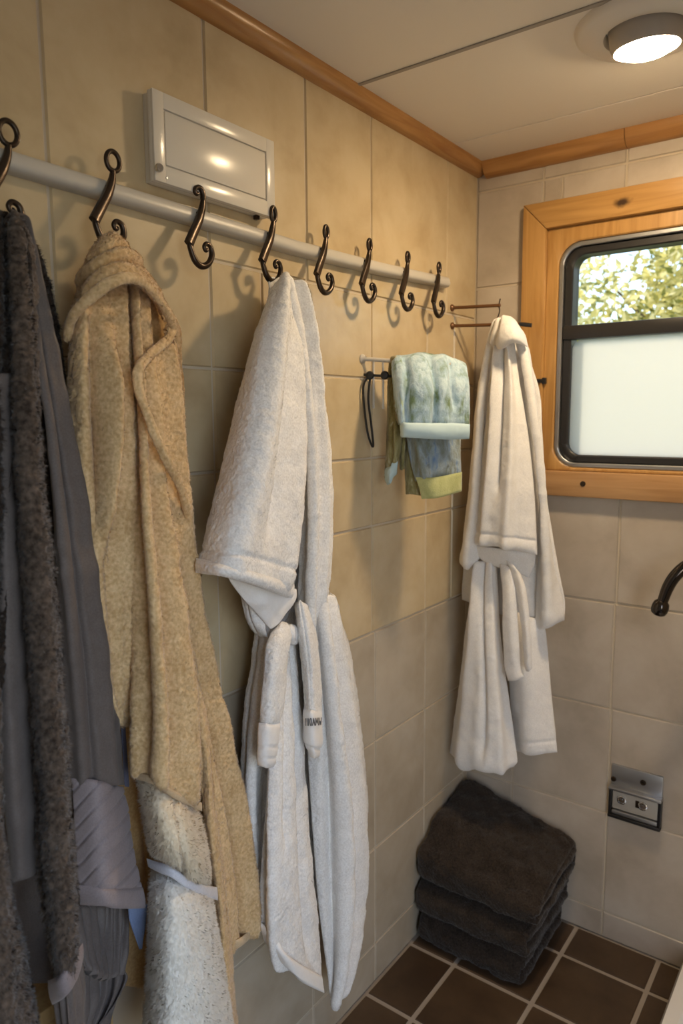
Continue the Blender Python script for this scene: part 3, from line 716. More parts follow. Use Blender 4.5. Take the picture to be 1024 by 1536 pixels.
cloth('side_hem', [
  [(0.0950,-1.0914,0.5287), (0.1190,-1.0775,0.5382), (0.1000,-1.0086,0.5193)],
  [(0.0950,-1.0859,0.5091), (0.1160,-1.0735,0.5196), (0.0980,-1.0122,0.5013)]], F_bind, be, T=.008, bulge=.002, terry=0, wave=.001, seed=26)
# lower front strip running out of the frame
cloth('front_edge', [
  [(0.0850,-1.1495,1.0436), (0.1050,-1.1458,1.0465), (0.0900,-1.1113,1.0177)],
  [(0.0900,-1.1451,0.9415), (0.1150,-1.1430,0.9471), (0.1000,-1.1101,0.9316)],
  [(0.1000,-1.1437,0.8672), (0.1250,-1.1416,0.8738), (0.1100,-1.1139,0.8580)],
  [(0.1050,-1.1386,0.7664), (0.1300,-1.1424,0.7660), (0.1150,-1.1087,0.7439)],
  [(0.1100,-1.1310,0.6500), (0.1350,-1.1342,0.6622), (0.1200,-1.0982,0.6354)],
  [(0.1120,-1.1260,0.5301), (0.1370,-1.1290,0.5441), (0.1200,-1.0920,0.5115)],
  [(0.1150,-1.1256,0.3859), (0.1400,-1.1254,0.3998), (0.1200,-1.0817,0.3549)]], F_beige, be, T=.016, bulge=.005, seed=27, **PB)
# hood
hood_net = [
  [(0.0620,-1.2535,1.6486), (0.0750,-1.2480,1.6528), (0.0800,-1.2370,1.6550), (0.0750,-1.2227,1.6542), (0.0620,-1.2043,1.6525)],
  [(0.0600,-1.2742,1.6173), (0.0950,-1.2720,1.6238), (0.1050,-1.2505,1.6312), (0.0950,-1.2176,1.6298), (0.0620,-1.1762,1.6268)],
  [(0.0600,-1.2902,1.5812), (0.1100,-1.2940,1.5938), (0.1250,-1.2647,1.6047), (0.1100,-1.2131,1.6045), (0.0650,-1.1491,1.6000)],
  [(0.0600,-1.2999,1.5489), (0.1150,-1.3084,1.5703), (0.1350,-1.2711,1.5870), (0.1150,-1.2026,1.5846), (0.0650,-1.1330,1.5766)],
  [(0.0600,-1.3047,1.5181), (0.1120,-1.3112,1.5526), (0.1300,-1.2659,1.5777), (0.1120,-1.1940,1.5702), (0.0650,-1.1281,1.5465)]]
cloth('hood', hood_net, F_beige, be, T=.016, bulge=.006, seed=28, tri_seam=((.42,.16,-.0065,.035),(.66,.40,-.007,.035),(.55,.28,.004,.06)), **PB)
cloth('hood_side', [
  [(0.0600,-1.1346,1.5597), (0.0750,-1.1378,1.5486), (0.0650,-1.1250,1.5313)],
  [(0.0600,-1.1319,1.5117), (0.0800,-1.1369,1.5006), (0.0600,-1.1122,1.4934)],
  [(0.0600,-1.1296,1.4531), (0.0750,-1.1327,1.4428), (0.0600,-1.1136,1.4335)],
  [(0.0550,-1.1230,1.3933), (0.0650,-1.1242,1.3833), (0.0550,-1.1132,1.3779)]], F_beige, be, T=.014, seed=31, **PB)
def roll(name, P, R, mat, parent, seed, fz=230000, fl=.004, label=None):
    """a thick rolled edge: a tube of pile along a path"""
    pts = catmull(P, 12); n = len(pts); rows = []
    rad = lerp_list(R, n)
    for i, c in enumerate(pts):
        t = (pts[min(i+1,n-1)]-pts[max(i-1,0)]).normalized()
        a = Vector(OUT).normalized(); a = (a-t*a.dot(t)).normalized(); b = t.cross(a)
        rows.append([tuple(c+b*s*rad[i]+a*q*rad[i]) for s, q in ((-1,0),(-.7,.62),(0,.95),(.7,.62),(1,0))])
    return cloth(name, rows, mat, parent, T=.010, seed=seed, fuzz=fz, flen=fl, fwid=.001, terry=.0006, wave=.0012, step=.0022)
hp = [
  [(0.0750,-1.3114,1.5048), (0.0900,-1.3181,1.5246), (0.1150,-1.3195,1.5417), (0.1350,-1.3097,1.5584), (0.1480,-1.2953,1.5716), (0.1520,-1.2743,1.5797), (0.1460,-1.2472,1.5785), (0.1300,-1.2112,1.5663), (0.1100,-1.1771,1.5509), (0.0950,-1.1568,1.5339), (0.1000,-1.1679,1.5178), (0.1100,-1.1934,1.5043), (0.1200,-1.2204,1.4895), (0.1380,-1.2496,1.4732), (0.1420,-1.2578,1.4573), (0.1430,-1.2555,1.4369), (0.1450,-1.2476,1.4129), (0.1480,-1.2393,1.3884), (0.1480,-1.2272,1.3634), (0.1450,-1.2121,1.3409), (0.1380,-1.1930,1.3191), (0.1280,-1.1745,1.2924), (0.1150,-1.1571,1.2586), (0.1050,-1.1468,1.2305)]]
roll('hood_hem', hp[0], [.008,.0085,.0085,.008,.008,.0085,.008,.0075,.0075], F_beige, be, 29)
# cream fluffy folds at the sleeve end
PC = dict(fuzz=330000, flen=.0065, fwid=.0012, terry=.0010, frand=.8, nrand=.35, clump=.7, cfreq=130)
cloth('fluffy_cuff', [
  [(0.1200,-1.2814,0.9241), (0.1600,-1.2615,0.9162), (0.1600,-1.2216,0.8770), (0.1300,-1.1592,0.8266)],
  [(0.1300,-1.2880,0.8823), (0.1880,-1.2827,0.8887), (0.1880,-1.2377,0.8538), (0.1420,-1.1580,0.7954)],
  [(0.1300,-1.2807,0.8296), (0.2000,-1.2868,0.8485), (0.2000,-1.2395,0.8096), (0.1400,-1.1462,0.7327)],
  [(0.1300,-1.2738,0.7869), (0.1880,-1.2701,0.7937), (0.1880,-1.2238,0.7469), (0.1350,-1.1368,0.6683)]], F_cream, be, T=.03, bulge=.014, seed=32, folds=((.52,.5,-.006,.03),), **PC)
cloth('satin_band', [
  [(0.1250,-1.2676,0.7858), (0.1830,-1.2659,0.7943), (0.1830,-1.2192,0.7475), (0.1400,-1.1384,0.6769)],
  [(0.1250,-1.2660,0.7716), (0.1830,-1.2666,0.7779), (0.1830,-1.2200,0.7303), (0.1400,-1.1379,0.6539)]], F_band, be, T=.008, bulge=.004, terry=0, wave=.001, seed=33)
cloth('fluffy_skirt', [
  [(0.1100,-1.2526,0.7783), (0.1650,-1.2488,0.7790), (0.1650,-1.2035,0.7313), (0.1250,-1.1288,0.6642)],
  [(0.1350,-1.2805,0.7562), (0.1900,-1.2733,0.7629), (0.1900,-1.2244,0.7183), (0.1400,-1.1368,0.6453)],
  [(0.1350,-1.2857,0.7227), (0.2000,-1.2840,0.7420), (0.2000,-1.2282,0.6961), (0.1450,-1.1356,0.6147)],
  [(0.1350,-1.2913,0.6813), (0.2100,-1.2952,0.7087), (0.2100,-1.2328,0.6582), (0.1450,-1.1274,0.5587)],
  [(0.1350,-1.2989,0.6040), (0.2150,-1.3026,0.6428), (0.2150,-1.2352,0.5897), (0.1500,-1.1176,0.4717)],
  [(0.1350,-1.3059,0.5149), (0.2150,-1.3065,0.5615), (0.2150,-1.2336,0.5039), (0.1500,-1.1028,0.3634)],
  [(0.1300,-1.3062,0.4374), (0.2050,-1.3021,0.4755), (0.2050,-1.2278,0.4117), (0.1450,-1.0945,0.2659)]], F_creamw, be, T=.035, bulge=.016, seed=34, **PC)

# ------------------------------------------------------------------ large white robe
wr = thing('bathrobe', (.05,-.86,1.65), 'large white terry robe with hanging belt ends on the hook right of the cabinet', 'bathrobe')
PW = dict(fuzz=260000, flen=.0024, fwid=.0009, terry=.0009, fdown=.1, frand=1.1)
cloth('back_panel', [
  [(0.0500,-0.8894,1.6385), (0.0500,-0.8537,1.6549), (0.0500,-0.8171,1.6415)],
  [(0.0500,-0.9043,1.4827), (0.0500,-0.8357,1.4856), (0.0450,-0.7629,1.4889)],
  [(0.0500,-0.9133,1.2960), (0.0500,-0.8210,1.2891), (0.0400,-0.7174,1.2810)],
  [(0.0500,-0.9270,1.1294), (0.0500,-0.8249,1.1110), (0.0400,-0.7201,1.0909)],
  [(0.0500,-0.9437,0.9857), (0.0500,-0.8283,0.9540), (0.0400,-0.6807,0.9407)],
  [(0.0500,-0.9814,0.7856), (0.0500,-0.8333,0.7246), (0.0350,-0.5938,0.6215)],
  [(0.0500,-0.9801,0.6177), (0.0500,-0.8372,0.5432), (0.0350,-0.5728,0.4907)],
  [(0.0500,-0.9650,0.5366), (0.0500,-0.8404,0.4001), (0.0350,-0.6079,0.4262)]], F_white, wr, T=.012, bulge=.004, seed=41, **PW)
bm = bmesh.new(); tube(bm, [Vector((.040, -.876+.010*math.sin(q), 1.6405+.009*math.cos(q))) for q in np.linspace(0, 2*PI, 13)], .0022, 8, 2); obj('hanging_loop', bm, F_white, wr, True)
# lapels and right side of the body above the waist
cloth('body', [
  [(0.0550,-0.8739,1.6469), (0.0750,-0.8722,1.6482), (0.0700,-0.8410,1.6430), (0.0500,-0.8020,1.6316)],
  [(0.0600,-0.8533,1.5548), (0.0900,-0.8596,1.5578), (0.0850,-0.8274,1.5552), (0.0500,-0.7683,1.5381)],
  [(0.0650,-0.8433,1.4371), (0.1000,-0.8558,1.4363), (0.0900,-0.8165,1.4370), (0.0500,-0.7495,1.4323)],
  [(0.0700,-0.8444,1.3163), (0.1050,-0.8567,1.3183), (0.0950,-0.8130,1.3153), (0.0500,-0.7257,1.3085)],
  [(0.0700,-0.8471,1.1931), (0.1100,-0.8614,1.1986), (0.1000,-0.8174,1.1918), (0.0500,-0.7252,1.1883)],
  [(0.0750,-0.8630,1.0959), (0.1100,-0.8709,1.1022), (0.1000,-0.8271,1.0923), (0.0500,-0.7355,1.0812)],
  [(0.0750,-0.8759,1.0293), (0.1050,-0.8700,1.0266), (0.0950,-0.8258,1.0336), (0.0500,-0.7426,1.0484)]], F_white, wr, T=.014, bulge=.004, seed=42, folds=((.30,.36,.012,.07),(.46,.48,-.014,.035),(.62,.66,.010,.06),(.78,.78,-.009,.03),(.9,.88,.006,.05)), **PW)
# left back strip with the pocket edge
cloth('left_strip', [
  [(0.0500,-0.9555,1.0501), (0.0750,-0.9479,1.0525), (0.0600,-0.8959,1.0315)],
  [(0.0500,-0.9751,0.9699), (0.0850,-0.9748,0.9770), (0.0650,-0.9147,0.9555)],
  [(0.0500,-0.9955,0.8660), (0.0850,-0.9949,0.8749), (0.0650,-0.9340,0.8476)],
  [(0.0500,-1.0043,0.7575), (0.0850,-1.0083,0.7703), (0.0650,-0.9498,0.7384)],
  [(0.0500,-0.9926,0.6566), (0.0800,-0.9996,0.6709), (0.0650,-0.9563,0.6438)],
  [(0.0500,-0.9712,0.5668), (0.0700,-0.9781,0.5720), (0.0600,-0.9533,0.5609)]], F_white, wr, T=.014, bulge=.004, seed=43, folds=((.5,.45,.008,.12),(.2,.3,-.004,.06)), **PW)
# waist gather at the left
cloth('waist_gather', [
  [(0.0700,-1.0222,1.1355), (0.0950,-1.0194,1.1383), (0.0850,-0.9570,1.1157)],
  [(0.0700,-1.0110,1.0954), (0.1050,-1.0215,1.1030), (0.0850,-0.9496,1.0761)],
  [(0.0650,-0.9974,1.0625), (0.1050,-1.0133,1.0637), (0.0850,-0.9523,1.0432)],
  [(0.0600,-0.9733,1.0344), (0.0900,-0.9852,1.0332), (0.0750,-0.9452,1.0252)]], F_white, wr, T=.018, bulge=.008, seed=44, folds=((.35,.5,-.010,.08),(.65,.7,.008,.08)), **PW)
# skirt, right
cloth('skirt_right', [
  [(0.0700,-0.8461,1.0599), (0.1000,-0.8374,1.0753), (0.0800,-0.7812,1.0647), (0.0500,-0.7205,1.0368)],
  [(0.0750,-0.8536,0.9918), (0.1150,-0.8438,0.9965), (0.0950,-0.7765,0.9755), (0.0500,-0.6848,0.9436)],
  [(0.0800,-0.8545,0.8625), (0.1250,-0.8343,0.8665), (0.1050,-0.7564,0.8353), (0.0500,-0.6475,0.7852)],
  [(0.0850,-0.8513,0.7289), (0.1300,-0.8176,0.7283), (0.1100,-0.7325,0.6865), (0.0500,-0.6128,0.6180)],
  [(0.0900,-0.8438,0.5897), (0.1300,-0.7975,0.5809), (0.1100,-0.7192,0.5341), (0.0550,-0.6153,0.4778)],
  [(0.0900,-0.8296,0.4402), (0.1250,-0.7877,0.4304), (0.1000,-0.7058,0.3868), (0.0600,-0.6283,0.3573)],
  [(0.0900,-0.8141,0.3281), (0.1150,-0.7890,0.3087), (0.0950,-0.7241,0.2718), (0.0600,-0.6497,0.2560)],
  [(0.0850,-0.7980,0.2245), (0.1000,-0.7999,0.1986), (0.0850,-0.7546,0.1782), (0.0600,-0.6810,0.1946)]], F_white, wr, T=.016, bulge=.006, seed=45, folds=((.26,.14,-.014,.06,-1,.95),(.42,.34,.009,.09),(.58,.54,-.014,.065,-1,.9),(.74,.74,.009,.08),(.90,.92,-.010,.05,-1,.7)), **PW)
cloth('skirt_side', [
  [(0.0450,-0.7360,1.0532), (0.0650,-0.7403,1.0432), (0.0400,-0.6895,0.9932)],
  [(0.0450,-0.7059,0.9481), (0.0650,-0.6961,0.9279), (0.0400,-0.6376,0.8924)],
  [(0.0450,-0.6702,0.7617), (0.0650,-0.6589,0.7553), (0.0350,-0.5934,0.7006)],
  [(0.0450,-0.6418,0.5975), (0.0650,-0.6371,0.6018), (0.0350,-0.5726,0.5479)],
  [(0.0450,-0.6270,0.5039), (0.0600,-0.6277,0.5095), (0.0350,-0.5728,0.4891)],
  [(0.0450,-0.6168,0.4620), (0.0550,-0.6232,0.4721), (0.0400,-0.5936,0.4649)]], F_white, wr, T=.012, bulge=.003, seed=46, **PW)
# skirt, front left panel
cloth('skirt_left', [
  [(0.0800,-0.9397,1.0453), (0.1050,-0.9361,1.0487), (0.0850,-0.8764,1.0311)],
  [(0.0900,-0.9585,0.9612), (0.1200,-0.9520,0.9656), (0.0950,-0.8789,0.9385)],
  [(0.1000,-0.9810,0.8616), (0.1350,-0.9684,0.8662), (0.1050,-0.8780,0.8247)],
  [(0.1050,-0.9964,0.7591), (0.1450,-0.9825,0.7657), (0.1100,-0.8746,0.7065)],
  [(0.1100,-1.0154,0.6464), (0.1500,-0.9912,0.6489), (0.1150,-0.8673,0.5698)],
  [(0.1120,-1.0278,0.5352), (0.1500,-0.9906,0.5293), (0.1150,-0.8489,0.4269)],
  [(0.1120,-1.0252,0.5120), (0.1450,-0.9794,0.4556), (0.1120,-0.8383,0.3108)],
  [(0.1100,-1.0136,0.4833), (0.1400,-0.9564,0.3941), (0.1100,-0.8321,0.2644)]], F_white, wr, T=.018, bulge=.008, seed=47, folds=((.28,.25,.012,.1),(.75,.8,-.010,.06,.0,.9),(.5,.5,-.006,.08,-1,.6),(.1,.1,-.005,.06)), **PW)
cloth('skirt_hem', [
  [(0.1130,-1.0289,0.5350), (0.1600,-1.0034,0.4823), (0.1220,-0.8512,0.3158)],
  [(0.1130,-1.0260,0.5193), (0.1600,-0.9986,0.4613), (0.1220,-0.8493,0.2972)],
  [(0.1120,-1.0173,0.4904), (0.1540,-0.9763,0.4174), (0.1180,-0.8402,0.2684)]], F_whitein, wr, T=.012, bulge=.005, terry=.0003, wave=.0008, seed=48)
# wide front sleeve
cloth('sleeve', [
  [(0.0600,-0.9076,1.6305), (0.0750,-0.9036,1.6426), (0.0800,-0.8886,1.6464), (0.0650,-0.8534,1.6418)],
  [(0.0700,-0.9499,1.5784), (0.1050,-0.9521,1.5911), (0.1100,-0.9246,1.5938), (0.0800,-0.8579,1.5873)],
  [(0.0800,-0.9908,1.5205), (0.1250,-0.9950,1.5278), (0.1300,-0.9527,1.5255), (0.0900,-0.8604,1.5176)],
  [(0.0900,-1.0310,1.4446), (0.1450,-1.0374,1.4431), (0.1450,-0.9787,1.4391), (0.1000,-0.8672,1.4245)],
  [(0.1000,-1.0794,1.3417), (0.1600,-1.0798,1.3435), (0.1600,-1.0081,1.3346), (0.1100,-0.8762,1.3079)],
  [(0.1100,-1.1195,1.2638), (0.1700,-1.1151,1.2629), (0.1700,-1.0342,1.2483), (0.1150,-0.8862,1.2084)],
  [(0.1150,-1.1451,1.2072), (0.1750,-1.1385,1.2048), (0.1750,-1.0570,1.1790), (0.1200,-0.9088,1.1230)],
  [(0.1150,-1.1515,1.1821), (0.1750,-1.1447,1.1805), (0.1750,-1.0639,1.1510), (0.1200,-0.9186,1.0915)]], F_white, wr, T=.02, bulge=.010, seed=49, folds=((.82,.66,-.012,.06,.25,.85),(.60,.40,.010,.12),(.93,.88,.010,.06,.2,1)), tri_seam=((.925,.925,-.0035,.010),), **PW)
cloth('sleeve_hem', [
  [(0.1220,-1.1593,1.2042), (0.1860,-1.1521,1.2016), (0.1880,-1.0743,1.1743), (0.1300,-0.9192,1.1180)],
  [(0.1230,-1.1621,1.1919), (0.1880,-1.1558,1.1909), (0.1900,-1.0783,1.1630), (0.1310,-0.9225,1.1034)],
  [(0.1220,-1.1618,1.1788), (0.1840,-1.1549,1.1786), (0.1860,-1.0774,1.1489), (0.1290,-0.9240,1.0892)]], F_white, wr, T=.020, bulge=.008, fuzz=260000, flen=.002, fwid=.0009, terry=.0008, wave=.001, seed=50)
cloth('sleeve_lining', [
  [(0.1200,-1.0858,1.1647), (0.1300,-1.0214,1.1477), (0.1200,-0.9200,1.1085)],
  [(0.1200,-1.0721,1.1430), (0.1350,-1.0244,1.1247), (0.1200,-0.9204,1.0919)],
  [(0.1200,-1.0432,1.1099), (0.1300,-1.0008,1.0876), (0.1200,-0.9423,1.0728)],
  [(0.1150,-1.0043,1.0746), (0.1200,-0.9857,1.0527), (0.1150,-0.9578,1.0614)]], F_whitein, wr, T=.005, bulge=-.006, terry=.0002, wave=.004, seed=51)
# belt
belt = [
  [(0.1000,-0.9652,1.0512), (0.1150,-0.9509,1.0598), (0.1050,-0.9075,1.0382)],
  [(0.1250,-1.0050,1.0343), (0.1400,-0.9870,1.0324), (0.1300,-0.9429,1.0189)],
  [(0.1320,-1.0221,0.9891), (0.1480,-1.0089,0.9885), (0.1380,-0.9622,0.9725)],
  [(0.1340,-1.0339,0.9362), (0.1500,-1.0208,0.9356), (0.1400,-0.9746,0.9176)],
  [(0.1340,-1.0365,0.9050), (0.1500,-1.0265,0.9056), (0.1400,-0.9840,0.8876)]]
cloth('belt_end', belt, F_white, wr, T=.012, bulge=.003, seed=52, **PW)
bt = cloth('belt_tip', [
  [(0.1380,-1.0438,0.9110), (0.1540,-1.0308,0.9104), (0.1440,-0.9851,0.8914)],
  [(0.1380,-1.0460,0.8912), (0.1540,-1.0330,0.8907), (0.1440,-0.9907,0.8722)],
  [(0.1380,-1.0482,0.8714), (0.1540,-1.0368,0.8715), (0.1440,-0.9947,0.8523)],
  [(0.1360,-1.0483,0.8502), (0.1520,-1.0384,0.8509), (0.1420,-0.9980,0.8316)],
  [(0.1320,-1.0430,0.8318), (0.1480,-1.0346,0.8308), (0.1380,-0.9974,0.8147)]], F_whitein, wr, T=.014, bulge=.002, terry=.0006, wave=.0006, seed=53, tri_seam=((.48,.48,-.0025,.03),(.72,.72,-.002,.03)))
cloth('belt_loop', [
  [(0.1100,-0.9384,1.0465), (0.1200,-0.9286,1.0482), (0.1100,-0.8950,1.0336)],
  [(0.1150,-0.9411,1.0277), (0.1250,-0.9332,1.0275), (0.1150,-0.9014,1.0176)],
  [(0.1100,-0.9358,1.0097), (0.1200,-0.9278,1.0071), (0.1100,-0.8995,1.0001)]], F_white, wr, T=.010, seed=54, **PW)
cloth('belt_end', [
  [(0.1050,-0.9138,1.0798), (0.1250,-0.9119,1.0884), (0.1100,-0.8619,1.0656)],
  [(0.1150,-0.9178,1.0278), (0.1400,-0.9167,1.0320), (0.1250,-0.8641,1.0161)],
  [(0.1180,-0.9117,0.9655), (0.1450,-0.9129,0.9715), (0.1280,-0.8592,0.9524)],
  [(0.1200,-0.9099,0.9034), (0.1470,-0.9128,0.9107), (0.1310,-0.8580,0.8889)],
  [(0.1200,-0.9087,0.8704), (0.1470,-0.9116,0.8782), (0.1310,-0.8565,0.8574)]], F_white, wr, T=.012, bulge=.002, seed=55, folds=((.42,.5,-.004,.05),), **PW)
tip = cloth('belt_tip', [
  [(0.1260,-0.9193,0.8881), (0.1520,-0.9175,0.8938), (0.1360,-0.8627,0.8737)],
  [(0.1260,-0.9182,0.8527), (0.1520,-0.9163,0.8588), (0.1360,-0.8633,0.8378)],
  [(0.1260,-0.9169,0.8259), (0.1520,-0.9149,0.8322), (0.1360,-0.8617,0.8101)],
  [(0.1220,-0.9012,0.8021), (0.1480,-0.9084,0.8098), (0.1260,-0.8572,0.7873)],
  [(0.1180,-0.8909,0.7827), (0.1420,-0.8992,0.7918), (0.1220,-0.8544,0.7731)]], F_whitein, wr, T=.012, bulge=.002, terry=.0003, wave=.0006, seed=56, tri_seam=((.62,.78,-.004,.03),))
# stitched dark lettering across the belt tip
def lettering(P, U, V, strokes, r, name, mat, parent):
    bm = bmesh.new(); P, U, V = Vector(P), Vector(U), Vector(V)
    for s in strokes: tube(bm, [P+U*a+V*b for a, b in s], r, 6, 2)
    return obj(name, bm, mat, parent, True)
LT = [
  [(0.1260,-0.9193,0.8881), (0.1520,-0.9175,0.8938), (0.1360,-0.8627,0.8737)],
  [(0.1260,-0.9182,0.8527), (0.1520,-0.9163,0.8588), (0.1360,-0.8633,0.8378)]]
M_thread = plain('dark_thread', (.10,.10,.11), .8)
_n = Vector(OUT).normalized()
_st = []
for a in (.05,.13,.21): _st.append([(a,.05),(a+.01,.5),(a,.95)])          # I I I
_st.append([(.30,.5),(.33,.08),(.38,.08),(.41,.5),(.38,.92),(.33,.92),(.30,.5)])   # O
_st += [[(.45,.95),(.50,.5),(.53,.05)], [(.53,.05),(.56,.5),(.59,.95)], [(.47,.62),(.52,.62),(.58,.62)]]   # A
_st += [[(.64,.95),(.65,.5),(.66,.05)], [(.66,.05),(.70,.5),(.72,.7)], [(.72,.7),(.75,.4),(.78,.05)], [(.78,.05),(.79,.5),(.80,.95)]]  # M
_st += [[(.84,.05),(.86,.5),(.88,.95)], [(.88,.95),(.90,.6),(.91,.45)], [(.91,.45),(.93,.7),(.95,.95)], [(.95,.95),(.97,.5),(.98,.05)]]  # W
_bm = bmesh.new()
def _at(a, b):
    # follow the rounded front of the belt tip
    u = .13+.70*a; t = .36+.44*b
    w = (2*(u-.5)*(u-1), -4*u*(u-1), 2*u*(u-.5))
    P = sum((Vector(LT[0][k]).lerp(Vector(LT[1][k]), t)*w[k] for k in range(3)), Vector((0,0,0)))
    return P+_n*.002
for s in _st: tube(_bm, [_at(a, b) for a, b in s], .0007, 6, 2)
o = obj('lettering', _bm, M_thread, None, True); o['label'] = 'dark grey stitched capital lettering'
o.parent = tip; o.matrix_parent_inverse = Matrix.Identity(4)

# ------------------------------------------------------------------ small white robe by the window
sw = thing('bathrobe', (.135,-.14,1.65), 'small smooth white robe hanging from the brown wire rod beside the window', 'bathrobe')
PS = dict(fuzz=120000, flen=.0016, fwid=.0010, terry=.0004, fdown=.2, out=(.4,-1,0))
cloth('back_panel', [
  [(0.1066,-0.1200,1.6436), (0.1317,-0.1200,1.6546), (0.1676,-0.1200,1.6387)],
  [(0.0750,-0.1100,1.5154), (0.1496,-0.1200,1.5120), (0.2272,-0.1100,1.4768)],
  [(0.0590,-0.1100,1.3602), (0.1534,-0.1200,1.3613), (0.2410,-0.1100,1.3618)],
  [(0.0375,-0.1000,1.1988), (0.1572,-0.1200,1.2076), (0.2559,-0.1100,1.2124)],
  [(0.0244,-0.1000,1.0329), (0.1611,-0.1200,1.0509), (0.2848,-0.1100,1.0627)],
  [(0.0179,-0.1000,0.9387), (0.1633,-0.1200,0.9625), (0.3108,-0.1100,0.9465)],
  [(0.0185,-0.1000,0.9010), (0.1654,-0.1200,0.8821), (0.3127,-0.1100,0.8917)]], F_fleece, sw, T=.014, bulge=.004, seed=61, **PS)
cloth('left_panel', [
  [(0.1171,-0.1500,1.6366), (0.1381,-0.1650,1.6431), (0.1500,-0.1600,1.6426)],
  [(0.0884,-0.1400,1.5637), (0.1209,-0.1700,1.5600), (0.1329,-0.1650,1.5596)],
  [(0.0702,-0.1400,1.4466), (0.1100,-0.1800,1.4453), (0.1234,-0.1700,1.4452)],
  [(0.0570,-0.1350,1.3086), (0.1017,-0.1800,1.3117), (0.1190,-0.1700,1.3117)],
  [(0.0439,-0.1350,1.1667), (0.0932,-0.1800,1.1748), (0.1145,-0.1700,1.1752)],
  [(0.0274,-0.1300,1.0563), (0.0775,-0.1750,1.0681), (0.1092,-0.1700,1.0706)],
  [(0.0220,-0.1300,1.0154), (0.0720,-0.1700,1.0206), (0.1038,-0.1650,1.0306)],
  [(0.0324,-0.1300,0.9982), (0.0686,-0.1550,1.0069), (0.0916,-0.1550,1.0168)]], F_fleece, sw, T=.018, bulge=.006, seed=62, folds=((.5,.5,.006,.2),), **PS)
cloth('skirt_left', [
  [(0.0662,-0.1350,1.0213), (0.1189,-0.1650,1.0323), (0.1469,-0.1450,1.0322)],
  [(0.0560,-0.1350,0.9324), (0.1263,-0.1850,0.9526), (0.1585,-0.1500,0.9501)],
  [(0.0420,-0.1350,0.8188), (0.1356,-0.2000,0.8517), (0.1706,-0.1550,0.8466)],
  [(0.0254,-0.1300,0.6814), (0.1429,-0.2100,0.7315), (0.1905,-0.1600,0.7266)],
  [(0.0087,-0.1300,0.5512), (0.1476,-0.2150,0.6174), (0.2100,-0.1600,0.6137)],
  [(-0.0008,-0.1300,0.4756), (0.1458,-0.2150,0.5240), (0.2211,-0.1600,0.5384)],
  [(0.0017,-0.1300,0.4544), (0.1442,-0.2100,0.4865), (0.2239,-0.1600,0.5043)],
  [(0.0291,-0.1300,0.4445), (0.1511,-0.2000,0.4733), (0.2152,-0.1600,0.4852)]], F_fleece, sw, T=.02, bulge=.012, seed=63, folds=((.3,.22,.010,.08),(.48,.5,-.010,.06,-1,.9),(.68,.75,.008,.08)), **PS)
cloth('skirt_right', [
  [(0.1493,-0.1200,0.9247), (0.2101,-0.1400,0.9028), (0.2613,-0.1250,0.8902)],
  [(0.1595,-0.1200,0.8177), (0.2304,-0.1500,0.8384), (0.2766,-0.1250,0.8492)],
  [(0.1701,-0.1200,0.6915), (0.2482,-0.1550,0.7200), (0.2929,-0.1250,0.7206)],
  [(0.1847,-0.1200,0.5649), (0.2607,-0.1550,0.5981), (0.3090,-0.1250,0.5998)],
  [(0.1935,-0.1200,0.5148), (0.2641,-0.1500,0.5375), (0.3143,-0.1250,0.5473)]], F_fleece, sw, T=.014, bulge=.006, seed=64, folds=((.4,.4,.006,.15),), tri_seam=((.9,.9,-.002,.012),), **PS)
cloth('right_panel', [
  [(0.1596,-0.1500,1.6396), (0.1941,-0.1650,1.6259), (0.2083,-0.1400,1.5985)],
  [(0.1900,-0.1500,1.5414), (0.2222,-0.1700,1.5386), (0.2252,-0.1400,1.5402)],
  [(0.2172,-0.1500,1.4276), (0.2442,-0.1750,1.4271), (0.2438,-0.1400,1.4273)],
  [(0.2361,-0.1450,1.2971), (0.2628,-0.1700,1.2992), (0.2594,-0.1350,1.2973)],
  [(0.2449,-0.1400,1.1644), (0.2749,-0.1650,1.1694), (0.2736,-0.1300,1.1654)],
  [(0.2435,-0.1350,1.0280), (0.2839,-0.1600,1.0371), (0.2982,-0.1300,1.0337)],
  [(0.2416,-0.1300,0.9056), (0.2890,-0.1550,0.9222), (0.3197,-0.1250,0.9425)],
  [(0.2395,-0.1300,0.8579), (0.2885,-0.1500,0.8800), (0.3213,-0.1250,0.8967)]], F_fleece, sw, T=.016, bulge=.005, seed=65, folds=((.4,.5,.006,.2),), **PS)
cloth('sleeve', [
  [(0.1310,-0.1700,1.5885), (0.1624,-0.1850,1.5917), (0.1913,-0.1800,1.5838)],
  [(0.1215,-0.1750,1.4781), (0.1740,-0.2050,1.4837), (0.2146,-0.1800,1.4752)],
  [(0.1084,-0.1800,1.3455), (0.1783,-0.2150,1.3475), (0.2405,-0.1850,1.3475)],
  [(0.0963,-0.1800,1.2094), (0.1801,-0.2200,1.2178), (0.2580,-0.1850,1.2111)],
  [(0.0870,-0.1800,1.1049), (0.1791,-0.2200,1.1103), (0.2664,-0.1850,1.0973)],
  [(0.0857,-0.1800,1.0732), (0.1775,-0.2150,1.0810), (0.2674,-0.1850,1.0660)]], F_fleece, sw, T=.02, bulge=.012, seed=66, folds=((.2,.14,-.010,.05,-1,.95),(.55,.42,-.010,.05,-1,.7),(.72,.62,.010,.07),(.36,.28,.009,.07)), tri_seam=((.93,.93,-.003,.012),), **PS)
